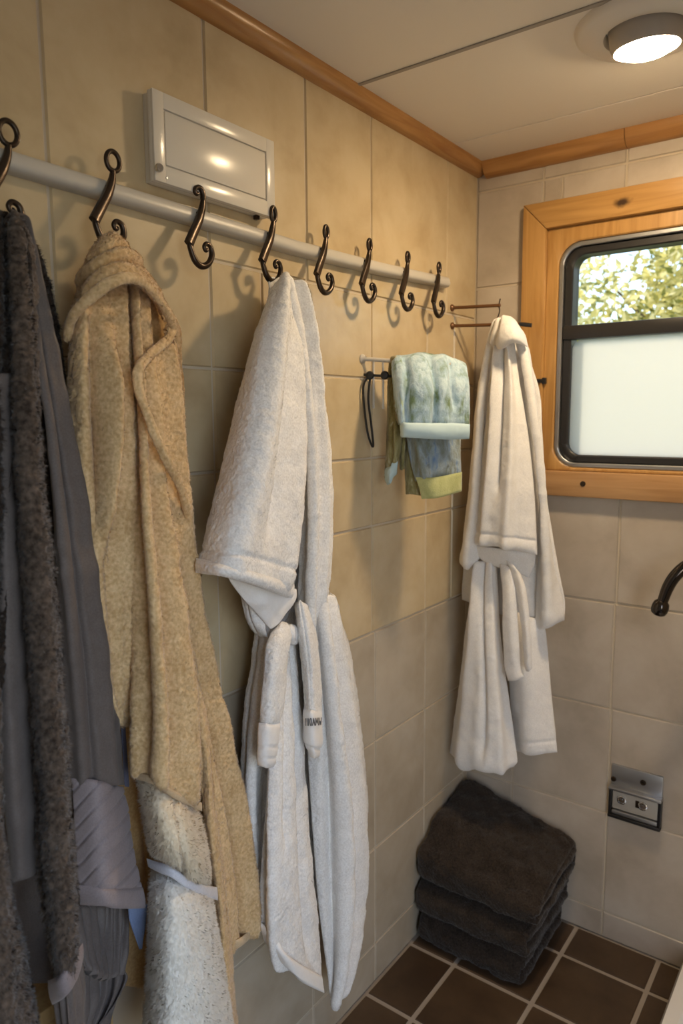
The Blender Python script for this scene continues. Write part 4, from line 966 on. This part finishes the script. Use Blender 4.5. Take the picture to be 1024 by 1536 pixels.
cloth('hood', [
  [(0.1339,-0.1750,1.6424), (0.1575,-0.1850,1.6505), (0.1817,-0.1850,1.6468), (0.1960,-0.1700,1.6331)],
  [(0.1333,-0.1950,1.6119), (0.1762,-0.2250,1.6216), (0.2132,-0.2250,1.6156), (0.2263,-0.1800,1.5971)],
  [(0.1327,-0.2000,1.5845), (0.1815,-0.2350,1.5895), (0.2215,-0.2350,1.5868), (0.2321,-0.1800,1.5688)],
  [(0.1360,-0.1950,1.5671), (0.1799,-0.2300,1.5622), (0.2123,-0.2280,1.5712), (0.2243,-0.1850,1.5658)]], F_fleece, sw, T=.012, bulge=.006, seed=67, folds=((.3,.1,-.007,.07),), **PS)
cloth('sleeve_lining', [
  [(0.0965,-0.1750,1.0701), (0.1700,-0.1900,1.0731), (0.2601,-0.1800,1.0711)],
  [(0.1037,-0.1650,1.0376), (0.1877,-0.1800,1.0428), (0.2538,-0.1700,1.0353)],
  [(0.1355,-0.1600,1.0194), (0.2019,-0.1700,1.0154), (0.2369,-0.1600,1.0009)]], F_fleece, sw, T=.008, seed=68, terry=.0002, out=(.4,-1,0))
cloth('belt_end', [
  [(0.1664,-0.1800,1.0334), (0.1960,-0.1900,1.0318), (0.2132,-0.1800,1.0186)],
  [(0.1824,-0.1950,0.9454), (0.2081,-0.2050,0.9513), (0.2231,-0.1950,0.9515)],
  [(0.1867,-0.2000,0.8608), (0.2159,-0.2100,0.8684), (0.2327,-0.2000,0.8689)],
  [(0.1942,-0.2000,0.7749), (0.2251,-0.2100,0.7841), (0.2402,-0.2000,0.7844)],
  [(0.2041,-0.2000,0.7383), (0.2288,-0.2080,0.7462), (0.2497,-0.2000,0.7587)]], F_fleece, sw, T=.008, seed=69, **PS)
cloth('belt_end', [
  [(0.1863,-0.1850,1.0468), (0.2156,-0.1950,1.0350), (0.2293,-0.1850,1.0181)],
  [(0.2172,-0.1950,0.9761), (0.2387,-0.2050,0.9811), (0.2483,-0.1950,0.9804)],
  [(0.2357,-0.2000,0.8865), (0.2535,-0.2100,0.8920), (0.2632,-0.2000,0.8912)],
  [(0.2430,-0.2000,0.8108), (0.2608,-0.2100,0.8171), (0.2703,-0.2000,0.8247)],
  [(0.2502,-0.1980,0.7720), (0.2634,-0.2050,0.7769), (0.2707,-0.1980,0.7832)]], F_fleece, sw, T=.008, seed=70, **PS)
hk = [
  [(0.1371,-0.1420,1.6938), (0.1339,-0.1420,1.6780), (0.1360,-0.1420,1.6649), (0.1328,-0.1420,1.6523), (0.1277,-0.1420,1.6414)]][0]


# ------------------------------------------------------------------ brown rods and hanger
rd = thing('towel_rod', (0,-.134,1.685), 'upper thin brown rod standing out from the left wall in the corner', 'rod')
q = [
  [(-0.0141,-0.1370,1.6847), (0.1375,-0.1420,1.6777)]][0]
bm = bmesh.new(); tube(bm, [(0,q[0][1],q[0][2]-.0002), q[1]], .0042, 12, 1); obj('rod', bm, M_rod, rd, True)
bm = bmesh.new(); lathe(bm, [(.009,0),(.009,.003),(.005,.006),(.004,.010)], (0.0002,q[0][1],q[0][2]), (1,0,0), 18); obj('wall_flange', bm, M_rod, rd, True)
bm = bmesh.new(); tube(bm, hk, .0015, 8, 4); hg = obj('wire_hook', bm, M_bronze, None, True); tag(hg, 'thin wire hook on the end of the upper brown rod holding the small white robe', 'hook')
rd = thing('towel_rod', (0,-.134,1.64), 'lower thin brown rod with a dark tip behind the small white robe', 'rod')
q = [
  [(-0.0146,-0.1350,1.6391), (0.1737,-0.1050,1.6331), (0.2032,-0.1000,1.6281)]][0]
bm = bmesh.new(); tube(bm, [(0,q[0][1],q[0][2]), q[1]], .0042, 12, 1); obj('rod', bm, M_rod, rd, True)
bm = bmesh.new(); tube(bm, [q[1], Vector(q[1]).lerp(Vector(q[2]),.5), q[2]], [.0045,.0055,.005], 12, 2); o = obj('rod_tip', bm, M_black, rd, True); o['label'] = 'dark rod tip'
bm = bmesh.new(); lathe(bm, [(.009,0),(.009,.003),(.005,.006),(.004,.010)], (0.0002,q[0][1],q[0][2]), (1,0,0), 18); obj('wall_flange', bm, M_rod, rd, True)

# ------------------------------------------------------------------ swing-arm towel rack
B0 = Vector((0,-.545,1.531)); B1 = Vector((.165,-.448,1.516))
rk = thing('towel_rack', B0, 'small pale metal towel rack with black knobs on the left wall', 'towel rack')
bm = bmesh.new(); tube(bm, [B0, B1], .0045, 12, 1); obj('bar', bm, M_rail, rk, True)
bm = bmesh.new(); lathe(bm, [(.010,0),(.010,.003),(.006,.007),(.0045,.010)], B0, (1,0,0), 20); obj('wall_flange', bm, M_rail, rk, True)
for s in (.13, .24):
    P = B0.lerp(B1, s); bm = bmesh.new(); tube(bm, [P, P+Vector((0,0,-.05)), P+Vector((0,0,-.105))], .0026, 10, 2); obj('hanger_rod', bm, M_rail, rk, True)
P = B0+Vector((.004,.0,-.034))
bm = bmesh.new(); tube(bm, [P, P+Vector((.045,.026,-.004)), P+Vector((.075,.044,-.003))], .003, 10, 2); obj('knob_rail', bm, M_black, rk, True)
kn = []
for s in (.012, .040, .068):
    K = P+Vector((s,s*.58,-.002)); bm = bmesh.new(); lathe(bm, [(0,-.006),(.005,-.006),(.0085,-.002),(.0095,.002),(.007,.006),(0,.007)], K, (.4,-.9,0), 20); kn.append(obj('knob', bm, M_black, rk, True))
K = P+Vector((.010,.004,-.004)); dn = Vector((-.002,.006,-1))
cdp = [K, K+Vector((-.006,-.010,-.02)), K+Vector((-.005,-.010,-.06)), K+Vector((.000,-.004,-.12)), K+Vector((.006,.004,-.150)), K+Vector((.0085,.006,-.146)), K+Vector((.004,.004,-.10)), K+Vector((.001,-.002,-.05)), K+Vector((.002,.002,-.012)), K+Vector((.004,.003,.002))]
bm = bmesh.new(); tube(bm, cdp, .0026, 8, 6); tag(obj('cord_loop', bm, M_black, None, True), 'thin black cord loop hanging from a knob of the towel rack', 'cord')

def stripes(name, stops, base_scale=14.):
    """mottled multicolour terry, colours along a noise"""
    m, nt, b = new_mat(name); L = nt.links
    geo = nd(nt, 'ShaderNodeTexCoord'); mp = nd(nt, 'ShaderNodeMapping'); mp.inputs['Scale'].default_value = (2.2,2.2,.8); L.new(geo.outputs['Object'], mp.inputs[0])
    n = nd(nt, 'ShaderNodeTexNoise', Scale=base_scale, Detail=5., Roughness=.6, Distortion=.5); L.new(mp.outputs[0], n.inputs['Vector'])
    r = ramp(nt, stops); L.new(n.outputs['Fac'], r.inputs[0]); L.new(r.outputs[0], b.inputs['Base Color'])
    n2 = nd(nt, 'ShaderNodeTexNoise', Scale=320., Detail=2.); L.new(geo.outputs['Object'], n2.inputs['Vector'])
    bp = nd(nt, 'ShaderNodeBump', Strength=.5, Distance=.0015); L.new(n2.outputs['Fac'], bp.inputs['Height']); L.new(bp.outputs[0], b.inputs['Normal'])
    b.inputs['Roughness'].default_value = .95; b.inputs['Sheen Weight'].default_value = .25
    return m
T_blue = stripes('pale_blue_green_terry', [(.32,(.16,.24,.12)),(.42,(.30,.42,.42)),(.50,(.38,.53,.62)),(.58,(.52,.66,.72)),(.66,(.36,.50,.60)),(.76,(.42,.50,.27))], 20.)
T_green = stripes('green_hem', [(.3,(.36,.38,.15)),(.7,(.52,.54,.26))], 20.)
T_grey = stripes('grey_blue_terry', [(.34,(.17,.18,.12)),(.45,(.22,.26,.25)),(.54,(.30,.37,.42)),(.64,(.13,.23,.42)),(.78,(.33,.34,.14))], 18.)
T_olive = stripes('olive_terry', [(.34,(.12,.10,.04)),(.48,(.22,.20,.08)),(.58,(.30,.28,.14)),(.70,(.55,.56,.48))], 26.)
T_mint = plain('mint_hem', (.50,.66,.71), .7)
PT = dict(fuzz=200000, flen=.0026, fwid=.0009, terry=.0007, fdown=.1, frand=1.)
OT = (.3,-1,0)
# hand towels over the rack
t1 = thing('hand_towel', (0.2000,-0.5855,1.5227), 'pale blue and green mottled hand towel with a mint hem draped over the rack', 'towel')
cloth('towel_body', [
  [(0.0524,-0.5000,1.5341), (0.0664,-0.4950,1.5408), (0.1071,-0.4500,1.5414), (0.1436,-0.4200,1.5356), (0.1732,-0.3950,1.5269)],
  [(0.0631,-0.5300,1.5262), (0.0866,-0.5300,1.5292), (0.1301,-0.4900,1.5293), (0.1657,-0.4550,1.5239), (0.1925,-0.4200,1.5118)],
  [(0.0728,-0.5450,1.4831), (0.1073,-0.5550,1.4816), (0.1542,-0.5200,1.4812), (0.1829,-0.4800,1.4788), (0.2070,-0.4350,1.4754)],
  [(0.0748,-0.5400,1.4340), (0.1106,-0.5600,1.4332), (0.1576,-0.5250,1.4329), (0.1862,-0.4850,1.4328), (0.2118,-0.4400,1.4329)],
  [(0.0851,-0.5400,1.3873), (0.1142,-0.5600,1.3876), (0.1581,-0.5250,1.3872), (0.1869,-0.4850,1.3867), (0.2111,-0.4400,1.3861)]], T_blue, t1, T=.010, out=OT, seed=81, bulge=.002, folds=((.30,.31,-.006,.03,.2,1.5),(.54,.56,-.006,.03,.2,1.5),(.76,.80,-.006,.035,.2,.8),(.43,.44,.003,.08),(.67,.68,.003,.07)), **PT)
cloth('towel_hem', [
  [(0.0870,-0.5350,1.3957), (0.1205,-0.5650,1.3946), (0.1624,-0.5300,1.3928), (0.1911,-0.4900,1.3924), (0.2136,-0.4450,1.3891)],
  [(0.0887,-0.5350,1.3773), (0.1224,-0.5680,1.3781), (0.1643,-0.5330,1.3749), (0.1930,-0.4930,1.3729), (0.2149,-0.4470,1.3721)],
  [(0.0857,-0.5300,1.3629), (0.1188,-0.5620,1.3613), (0.1617,-0.5280,1.3581), (0.1906,-0.4880,1.3559), (0.2116,-0.4430,1.3563)]], T_mint, t1, T=.006, out=OT, seed=82, terry=.0002, wave=.0015)
cloth('towel_side', [
  [(0.0483,-0.5150,1.5363), (0.0683,-0.5250,1.5374), (0.0851,-0.5250,1.5337)],
  [(0.0614,-0.5300,1.4981), (0.0878,-0.5450,1.4937), (0.0980,-0.5400,1.4880)],
  [(0.0716,-0.5350,1.4412), (0.0962,-0.5500,1.4377), (0.1013,-0.5450,1.4377)],
  [(0.0754,-0.5300,1.3899), (0.0966,-0.5450,1.3930), (0.1031,-0.5450,1.4042)]], T_olive, t1, T=.012, out=OT, seed=83, **PT)
t2 = thing('hand_towel', (0.2000,-0.5690,1.3853), 'grey blue hand towel with an olive green hem hanging below the pale one', 'towel')
cloth('towel_body', [
  [(0.0779,-0.4970,1.5188), (0.1142,-0.4620,1.5161), (0.1499,-0.4000,1.5103)],
  [(0.0768,-0.4950,1.5019), (0.1132,-0.4600,1.4991), (0.1507,-0.3980,1.4958)],
  [(0.0739,-0.4900,1.4778), (0.1123,-0.4580,1.4762), (0.1560,-0.3980,1.4737)],
  [(0.0740,-0.4900,1.4562), (0.1137,-0.4600,1.4559), (0.1639,-0.4000,1.4560)],
  [(0.0779,-0.4900,1.3690), (0.1203,-0.4700,1.3689), (0.1712,-0.4050,1.3679)],
  [(0.0886,-0.4900,1.3106), (0.1338,-0.4750,1.3112), (0.1764,-0.4100,1.3121)],
  [(0.1026,-0.4900,1.2640), (0.1409,-0.4750,1.2647), (0.1771,-0.4100,1.2735)]], T_grey, t2, T=.010, out=OT, seed=84, bulge=.003, folds=((.25,.3,.006,.1),(.5,.5,-.004,.06)), **PT)
cloth('towel_hem', [
  [(0.1067,-0.4970,1.2736), (0.1464,-0.4850,1.2745), (0.1836,-0.4200,1.2833)],
  [(0.1170,-0.4970,1.2492), (0.1528,-0.4840,1.2500), (0.1840,-0.4200,1.2612)],
  [(0.1227,-0.4950,1.2259), (0.1574,-0.4800,1.2295), (0.1834,-0.4180,1.2402)]], T_green, t2, T=.006, out=OT, seed=85, terry=.0004, wave=.001)
cloth('folded_edge', [
  [(0.0618,-0.4750,1.3685), (0.0775,-0.4780,1.3614), (0.0895,-0.4750,1.3541)],
  [(0.0639,-0.4750,1.2941), (0.0827,-0.4800,1.2876), (0.0969,-0.4750,1.2834)],
  [(0.0642,-0.4720,1.2306), (0.0876,-0.4760,1.2323), (0.1059,-0.4720,1.2301)]], T_olive, t2, T=.008, out=OT, seed=86, terry=.0004)
t3 = thing('hand_towel', (0.0600,-0.5119,1.5274), 'narrow olive mottled towel with a pale torn end hanging at the left of the rack', 'towel')
cloth('towel_body', [
  [(0.0351,-0.5000,1.5293), (0.0554,-0.5100,1.5348), (0.0627,-0.5000,1.5308)],
  [(0.0317,-0.5000,1.4715), (0.0619,-0.5200,1.4701), (0.0730,-0.5050,1.4702)],
  [(0.0301,-0.5000,1.3984), (0.0622,-0.5200,1.3985), (0.0801,-0.5050,1.3983)],
  [(0.0266,-0.5000,1.3242), (0.0624,-0.5200,1.3260), (0.0771,-0.5050,1.3330)],
  [(0.0249,-0.5000,1.2761), (0.0524,-0.5150,1.2783), (0.0686,-0.5050,1.2961)],
  [(0.0272,-0.4980,1.2550), (0.0474,-0.5100,1.2629), (0.0656,-0.5000,1.2779)]], T_olive, t3, T=.012, out=OT, seed=87, folds=((.4,.45,-.006,.1),), **PT)
cloth('pale_end', [
  [(0.0315,-0.5100,1.2920), (0.0607,-0.5280,1.3001), (0.0746,-0.5120,1.3113)],
  [(0.0315,-0.5100,1.2711), (0.0607,-0.5280,1.2767), (0.0747,-0.5120,1.2923)],
  [(0.0325,-0.5060,1.2514), (0.0569,-0.5220,1.2598), (0.0706,-0.5080,1.2757)]], T_mint, t3, T=.013, out=OT, seed=88, terry=.001)
cloth('folded_edge', [
  [(0.0589,-0.4900,1.3615), (0.0724,-0.4950,1.3618), (0.0797,-0.4900,1.3617)],
  [(0.0591,-0.4900,1.3171), (0.0727,-0.4950,1.3177), (0.0782,-0.4900,1.3221)],
  [(0.0598,-0.4880,1.2873), (0.0692,-0.4920,1.2864), (0.0754,-0.4880,1.2894)]], T_olive, t3, T=.008, out=OT, seed=89, terry=.0006)

# ------------------------------------------------------------------ folded charcoal towels on the floor
PF = dict(fuzz=110000, flen=.004, fwid=.0012, fdown=.2, frand=1.)
def folded(name, c, L, prof, mat, parent, rotz, seed, mid=None):
    """a bath towel folded over itself: closed rounded outline (depth, height) swept along its length"""
    ca, sa = math.cos(rotz), math.sin(rotz); c = Vector(c)
    rows = []
    m = len(prof)
    lens = [0, .03, .12, .3, .5, .7, .88, .97, 1]
    cx = sum(p[0] for p in prof)/m; cz = sum(p[1] for p in prof)/m
    for t in lens:
        k = 1-.06*(abs(2*t-1)**8)
        rows.append([tuple(c+Vector((ca*(t-.5)*L-sa*(cx+(a-cx)*k), sa*(t-.5)*L+ca*(cx+(a-cx)*k), max(.004, cz+(b-cz)*k)))) for a, b in prof])
    return cloth(name, rows, mat, parent, T=.012, seed=seed, out=(0,-.5,1), wave=.004, terry=.0012, step=.0032, pw=12, **PF)
AX = -.012*PI
# outlines go from the back bottom over the top to the front and under
bt = thing('folded_towel', (.165,-.17,0), 'folded charcoal bath towel at the bottom of the floor stack', 'towel', 'charcoal towels stacked on the floor')
mt = thing('folded_towel', (.165,-.17,.105), 'folded charcoal bath towel in the middle of the floor stack', 'towel', 'charcoal towels stacked on the floor')
tt = thing('folded_towel', (.165,-.16,.20), 'thick folded charcoal bath towel on top of the floor stack', 'towel', 'charcoal towels stacked on the floor')
def stack(parent, x0, x1, yf, yb, zf0, zf1, zb0, zb1, seed, top_tilt=0.):
    """front edge at yf (height zf0..zf1), back at yb (zb0..zb1)"""
    def outline(s):
        r = .5*(zf1-zf0)
        P = [(yb, zb0+.01), (yb+.003, .5*(zb0+zb1)), (yb-.004, zb1-.012), (yb-.03, zb1)]
        P += [(yf+.6*(yb-yf), zb1+.55*(zf1-zb1)*.4+.002), (yf+.3*(yb-yf), .5*(zf1+zb1)+.004), (yf+.035, zf1+.002), (yf+.008, zf1-.014), (yf, .5*(zf0+zf1)), (yf+.006, zf0+.012), (yf+.03, zf0+.003)]
        return P
    P = outline(0)
    rows = []
    for t in (0, .02, .10, .3, .5, .7, .9, .98, 1):
        k = 1-.05*(abs(2*t-1)**10)
        cy = sum(a for a, _ in P)/len(P); cz = sum(b for _, b in P)/len(P)
        rows.append([(x0+(x1-x0)*t, cy+(a-cy)*k, cz+(b-cz)*k-top_tilt*t*max(0,(b-zf0)/(zb1-zf0))) for a, b in P])
    o = cloth('towel_body', rows, F_char, parent, T=.012, seed=seed, out=(0,-.3,1), wave=.005, terry=.0012, step=.0032, pw=14, **PF)
    # folded layers seen at the two ends
    for xe, d in ((x1, 1), (x0, -1)):
        n = 3 if zf1-zf0 > .12 else 2
        for j in range(n):
            a0 = zf0+(zf1-zf0)*(j+.08)/n; a1 = zf0+(zf1-zf0)*(j+.92)/n; b0 = zb0+(zb1-zb0)*(j+.08)/n; b1 = zb0+(zb1-zb0)*(j+.92)/n
            net = []
            for s in (.0, .15, .5, .85, 1.):
                y = yf+.012+(yb-yf-.022)*s; l = a0+(b0-a0)*s; h = a1+(b1-a1)*s
                if d > 0: l -= top_tilt*(l-zf0)/(zb1-zf0); h -= top_tilt*(h-zf0)/(zb1-zf0)
                if s == 1.: l += .006; h -= .006
                net.append([(xe-d*.008, y, l), (xe+d*.001, y, l+.3*(h-l)), (xe+d*.001, y, l+.7*(h-l)), (xe-d*.008, y, h)])
            cloth('folded_layer', net, F_char, parent, T=.014, seed=seed+5+j, out=(d,-.2,0), wave=.004, terry=.001, fuzz=90000, flen=.004, fwid=.0012)
stack(bt, .014, .305, -.318, -.014, .001, .078, .001, .078, 91)
stack(mt, .008, .322, -.322, -.014, .086, .166, .086, .168, 92)
stack(tt, .010, .340, -.316, -.014, .178, .275, .178, .350, 93, .085)

# ------------------------------------------------------------------ steel bracket low on the back wall
pl = thing('wall_bracket', (.48,0,.43), 'steel and black fixture with two round sockets screwed low on the back wall', 'wall fixture')
bm = bmesh.new(); box(bm, (.418,-.008,.440), (.544,0,.502), .002); obj('cover', bm, M_steel, pl, True)
bm = bmesh.new(); box(bm, (.416,-.026,.438), (.546,0,.447), .003); obj('lip', bm, M_steel, pl, True)
bm = bmesh.new(); box(bm, (.415,-.016,.362), (.423,0,.440), .002); box(bm, (.537,-.016,.362), (.545,0,.440), .002); box(bm, (.415,-.020,.360), (.545,0,.369), .002); obj('surround', bm, M_black, pl, True)
bm = bmesh.new(); box(bm, (.424,-.012,.384), (.536,0,.437), .002); obj('face_plate', bm, M_plate, pl, True)
bm = bmesh.new(); box(bm, (.424,-.016,.370), (.536,0,.381), .002); obj('bottom_bar', bm, M_steel, pl, True)
for x in (.448, .500):
    bm = bmesh.new(); lathe(bm, [(.0115,0),(.0115,.003),(.009,.004),(.008,.001),(.004,.001),(.003,.004),(0,.004)], (x,-.012,.413), (0,-1,0), 24); obj('socket', bm, M_chrome, pl, True)
bm = bmesh.new(); box(bm, (.482,-.0145,.404), (.491,-.011,.423), .001); obj('socket_slot', bm, M_bronze, pl, True)
bm = bmesh.new(); lathe(bm, [(.0075,0),(.007,.002),(.004,.0025),(.003,.001),(0,.001)], (.497,-.008,.474), (0,-1,0), 20); obj('screw', bm, M_bronze, pl, True)
bm = bmesh.new(); lathe(bm, [(.007,0),(.006,.003),(0,.004)], (.424,-.008,.462), (0,-1,0), 20); obj('screw', bm, M_bronze, pl, True)

# ------------------------------------------------------------------ tap at the right edge
tp = thing('tap', (.70,0,1.03), 'dark polished tap spout reaching in from the right edge above the basin', 'tap')
sp = [
  [(0.5419,-0.1500,0.9566), (0.5505,-0.1500,0.9858), (0.5609,-0.1480,1.0224), (0.5756,-0.1450,1.0512), (0.5972,-0.1350,1.0733), (0.6317,-0.1200,1.0839), (0.6784,-0.0800,1.0826), (0.7350,0.0000,1.0635)]][0]
bm = bmesh.new(); tube(bm, sp[1:], [.0115,.013,.0135,.014,.0145,.015,.016], 20, 6); obj('spout', bm, M_darkchrome, tp, True)
ax_ = (Vector(sp[0])-Vector(sp[1])).normalized()
bm = bmesh.new(); lathe(bm, [(.011,-.022),(.0165,-.016),(.0185,-.008),(.0185,.002),(.016,.010),(.010,.014),(.006,.0125),(0,.0125)], Vector(sp[0])*.6+Vector(sp[1])*.4, ax_, 28); obj('nozzle', bm, M_darkchrome, tp, True)
bm = bmesh.new(); lathe(bm, [(.03,0),(.03,.006),(.022,.012),(.018,.02)], sp[-1], (0,-1,0), 28); obj('wall_flange', bm, M_darkchrome, tp, True)

# ------------------------------------------------------------------ white tray at the lower right
tr = thing('shower_tray', (.9,-.45,0), 'white ceramic tray corner on the tiled floor at the bottom right', 'tray')
bm = bmesh.new()
def rr3(x0, x1, y0, y1, r, z, n=6): return [(x, y, z) for x, y in rrect(x0, x1, y0, y1, r, n)]
Ls = [rr3(.622,1.385,-.95,-.02,.05,.001), rr3(.620,1.387,-.952,-.018,.05,.06), rr3(.626,1.38,-.946,-.024,.05,.072), rr3(.655,1.35,-.915,-.055,.05,.072), rr3(.665,1.34,-.905,-.065,.045,.06), rr3(.70,1.30,-.87,-.10,.04,.03)]
Rg = [[bm.verts.new(p) for p in l] for l in Ls]
for a, b in zip(Rg[:-1], Rg[1:]):
    for k in range(len(a)): bm.faces.new((a[k], a[(k+1)%len(a)], b[(k+1)%len(a)], b[k]))
bm.faces.new(Rg[-1]); bm.faces.new(Rg[0][::-1])
obj('basin', bm, M_ceramic, tr, True)
bm = bmesh.new(); lathe(bm, [(.03,0),(.03,.002),(.025,.004),(.012,.003),(0,.003)], (.85,-.3,.03), (0,0,1), 24); obj('drain', bm, M_chrome, tr, True)

# ------------------------------------------------------------------ wooden bench end below the brown robe
bn = thing('bench', (.03,-1.55,0), 'light wooden bench end under the brown robe at the bottom left', 'bench')
M_bench = wood('bench_wood', (.38,.24,.10), (.52,.36,.17), 2, .5)
bm = bmesh.new(); box(bm, (.003,-1.9,.592), (.07,-1.285,.615), .003); obj('seat_board', bm, M_bench, bn, True)
for y in (-1.31, -1.86):
    bm = bmesh.new(); box(bm, (.006,y,0.0), (.062,y+.022,.592), .002); obj('side_panel', bm, M_bench, bn, True)
bm = bmesh.new(); box(bm, (.046,-1.84,.50), (.062,-1.309,.592), .002); obj('apron', bm, M_bench, bn, True)


# ------------------------------------------------------------------ outside
F_leaf, nt_, b_ = new_mat('leaf')
g_ = nd(nt_, 'ShaderNodeNewGeometry'); r_ = ramp(nt_, [(0,(.15,.18,.04)),(.4,(.60,.54,.17)),(1,(.95,.87,.45))]); nt_.links.new(g_.outputs['Random Per Island'], r_.inputs[0]); nt_.links.new(r_.outputs[0], b_.inputs['Base Color'])
t_ = nd(nt_, 'ShaderNodeBsdfTranslucent'); nt_.links.new(r_.outputs[0], t_.inputs[0]); mx_ = nd(nt_, 'ShaderNodeMixShader'); mx_.inputs[0].default_value = .6
nt_.links.new(b_.outputs[0], mx_.inputs[1]); nt_.links.new(t_.outputs[0], mx_.inputs[2]); nt_.links.new(mx_.outputs[0], nt_.nodes['Material Output'].inputs[0])
M_bark = plain('bark', (.10,.07,.045), .9)
M_ground = plain('grass_ground', (.16,.18,.07), .95)
bm = bmesh.new(); box(bm, (-8,.4,-.62), (10,14,-.6)); struct(obj('ground', bm, M_ground))
def tree(c, r, h, n, leaf, label, seed):
    g = np.random.default_rng(seed); t = thing('tree', (c[0], c[1], -.6), label, 'tree')
    bm = bmesh.new(); tube(bm, [(c[0],c[1],-.6), (c[0]+.05,c[1],h*.35), (c[0],c[1]+.05,h*.8)], [.12,.09,.03], 10, 4)
    for k in range(7):
        a = k*2.4; q = h*(.25+.07*k); tube(bm, [(c[0],c[1],q), (c[0]+.5*r*math.cos(a), c[1]+.5*r*math.sin(a), q+.25*r), (c[0]+.85*r*math.cos(a), c[1]+.85*r*math.sin(a), q+.6*r)], [.04,.025,.008], 7, 3)
    obj('trunk', bm, M_bark, t, True)
    d = g.normal(size=(n,3)); d /= np.linalg.norm(d, axis=1, keepdims=True)
    rad = r*(g.random(n)**.4)[:,None]*(1+.3*vnoise(d*1.0+seed, 2.2))[:,None]
    p = np.array([c[0], c[1], h*.62])+d*rad*np.array([1,1,.5*h/r])
    a = g.normal(size=(n,3)); a /= np.linalg.norm(a,axis=1,keepdims=True); b = np.cross(a, g.normal(size=(n,3))); b /= np.linalg.norm(b,axis=1,keepdims=True)
    s = leaf*(.6+.8*g.random(n))[:,None]
    V = np.stack([p-a*s, p+b*s*.45, p+a*s, p-b*s*.45],1).reshape(-1,3)
    me = bpy.data.meshes.new('foliage'); me.from_pydata(V.tolist(), [], np.arange(4*n).reshape(-1,4).tolist()); link_mesh('foliage', me, F_leaf, t)
tree((.2,4.2,0), 1.2, 3.1, 24000, .036, 'sunlit yellow green tree seen through the left of the upper pane', 1)
tree((3.3,5.4,0), 1.4, 3.0, 24000, .04, 'leafy tree seen through the right of the upper pane', 2)
tree((-2.6,5.6,0), 1.5, 3.2, 9000, .05, 'leafy tree outside left of the window opening', 3)

# ------------------------------------------------------------------ light
w = bpy.data.worlds.new('sky'); scn.world = w; w.use_nodes = True
bg = w.node_tree.nodes['Background']; sky = w.node_tree.nodes.new('ShaderNodeTexSky')
sky.sky_type = 'NISHITA'; sky.sun_disc = False; sky.sun_elevation = math.radians(45); sky.sun_rotation = math.radians(160)
w.node_tree.links.new(sky.outputs[0], bg.inputs[0]); bg.inputs[1].default_value = .55
def light(name, kind, loc, energy, col, **kw):
    d = bpy.data.lights.new(name, kind); d.energy = energy; d.color = col
    for k, v in kw.items(): setattr(d, k, v)
    o = bpy.data.objects.new(name, d); COL.objects.link(o); o.location = loc; return o
sun = light('sun', 'SUN', (-3,6,8), 5., (1,.90,.74), angle=math.radians(1.5)); sun.rotation_euler = Vector((.62,-.62,-.9)).to_track_quat('-Z','Y').to_euler()
dl = light('doorway_fill', 'AREA', (RX1+.10, (DY0+DY1)/2, 1.0), 7., (.77,.87,1.), shape='RECTANGLE', size=.8, size_y=1.8)  # soft cool fill added outside the unseen doorway
dl.rotation_euler = (0, math.radians(90), 0); 
# ------------------------------------------------------------------ camera
f, Fw, Rt, Up, C = (1086.8, [-0.59023, 0.79649, -0.13129], [0.80394, 0.59468, -0.00648], [-0.07292, 0.10938, 0.99132], [0.92, -1.86526, 1.40773])
cd = bpy.data.cameras.new('camera'); co = bpy.data.objects.new('camera', cd); COL.objects.link(co)
Z = -Vector(Fw); X = Vector(Rt); Y = Vector(Up)
co.matrix_world = Matrix(((X[0],Y[0],Z[0],C[0]),(X[1],Y[1],Z[1],C[1]),(X[2],Y[2],Z[2],C[2]),(0,0,0,1)))
cd.sensor_fit = 'VERTICAL'; cd.sensor_height = 36; cd.lens = 36*f/1536; cd.clip_start = .01
cd.dof.use_dof = True; cd.dof.focus_distance = 1.25; cd.dof.aperture_fstop = 5.
scn.camera = co
scn.view_settings.view_transform = 'Standard'; scn.view_settings.look = 'None'; scn.view_settings.gamma = 1; scn.view_settings.use_curve_mapping = False
scn.view_settings.exposure = .18
scn.cycles.use_denoising = True
scn.cycles.max_bounces = 10; scn.cycles.diffuse_bounces = 6; scn.cycles.transparent_max_bounces = 12
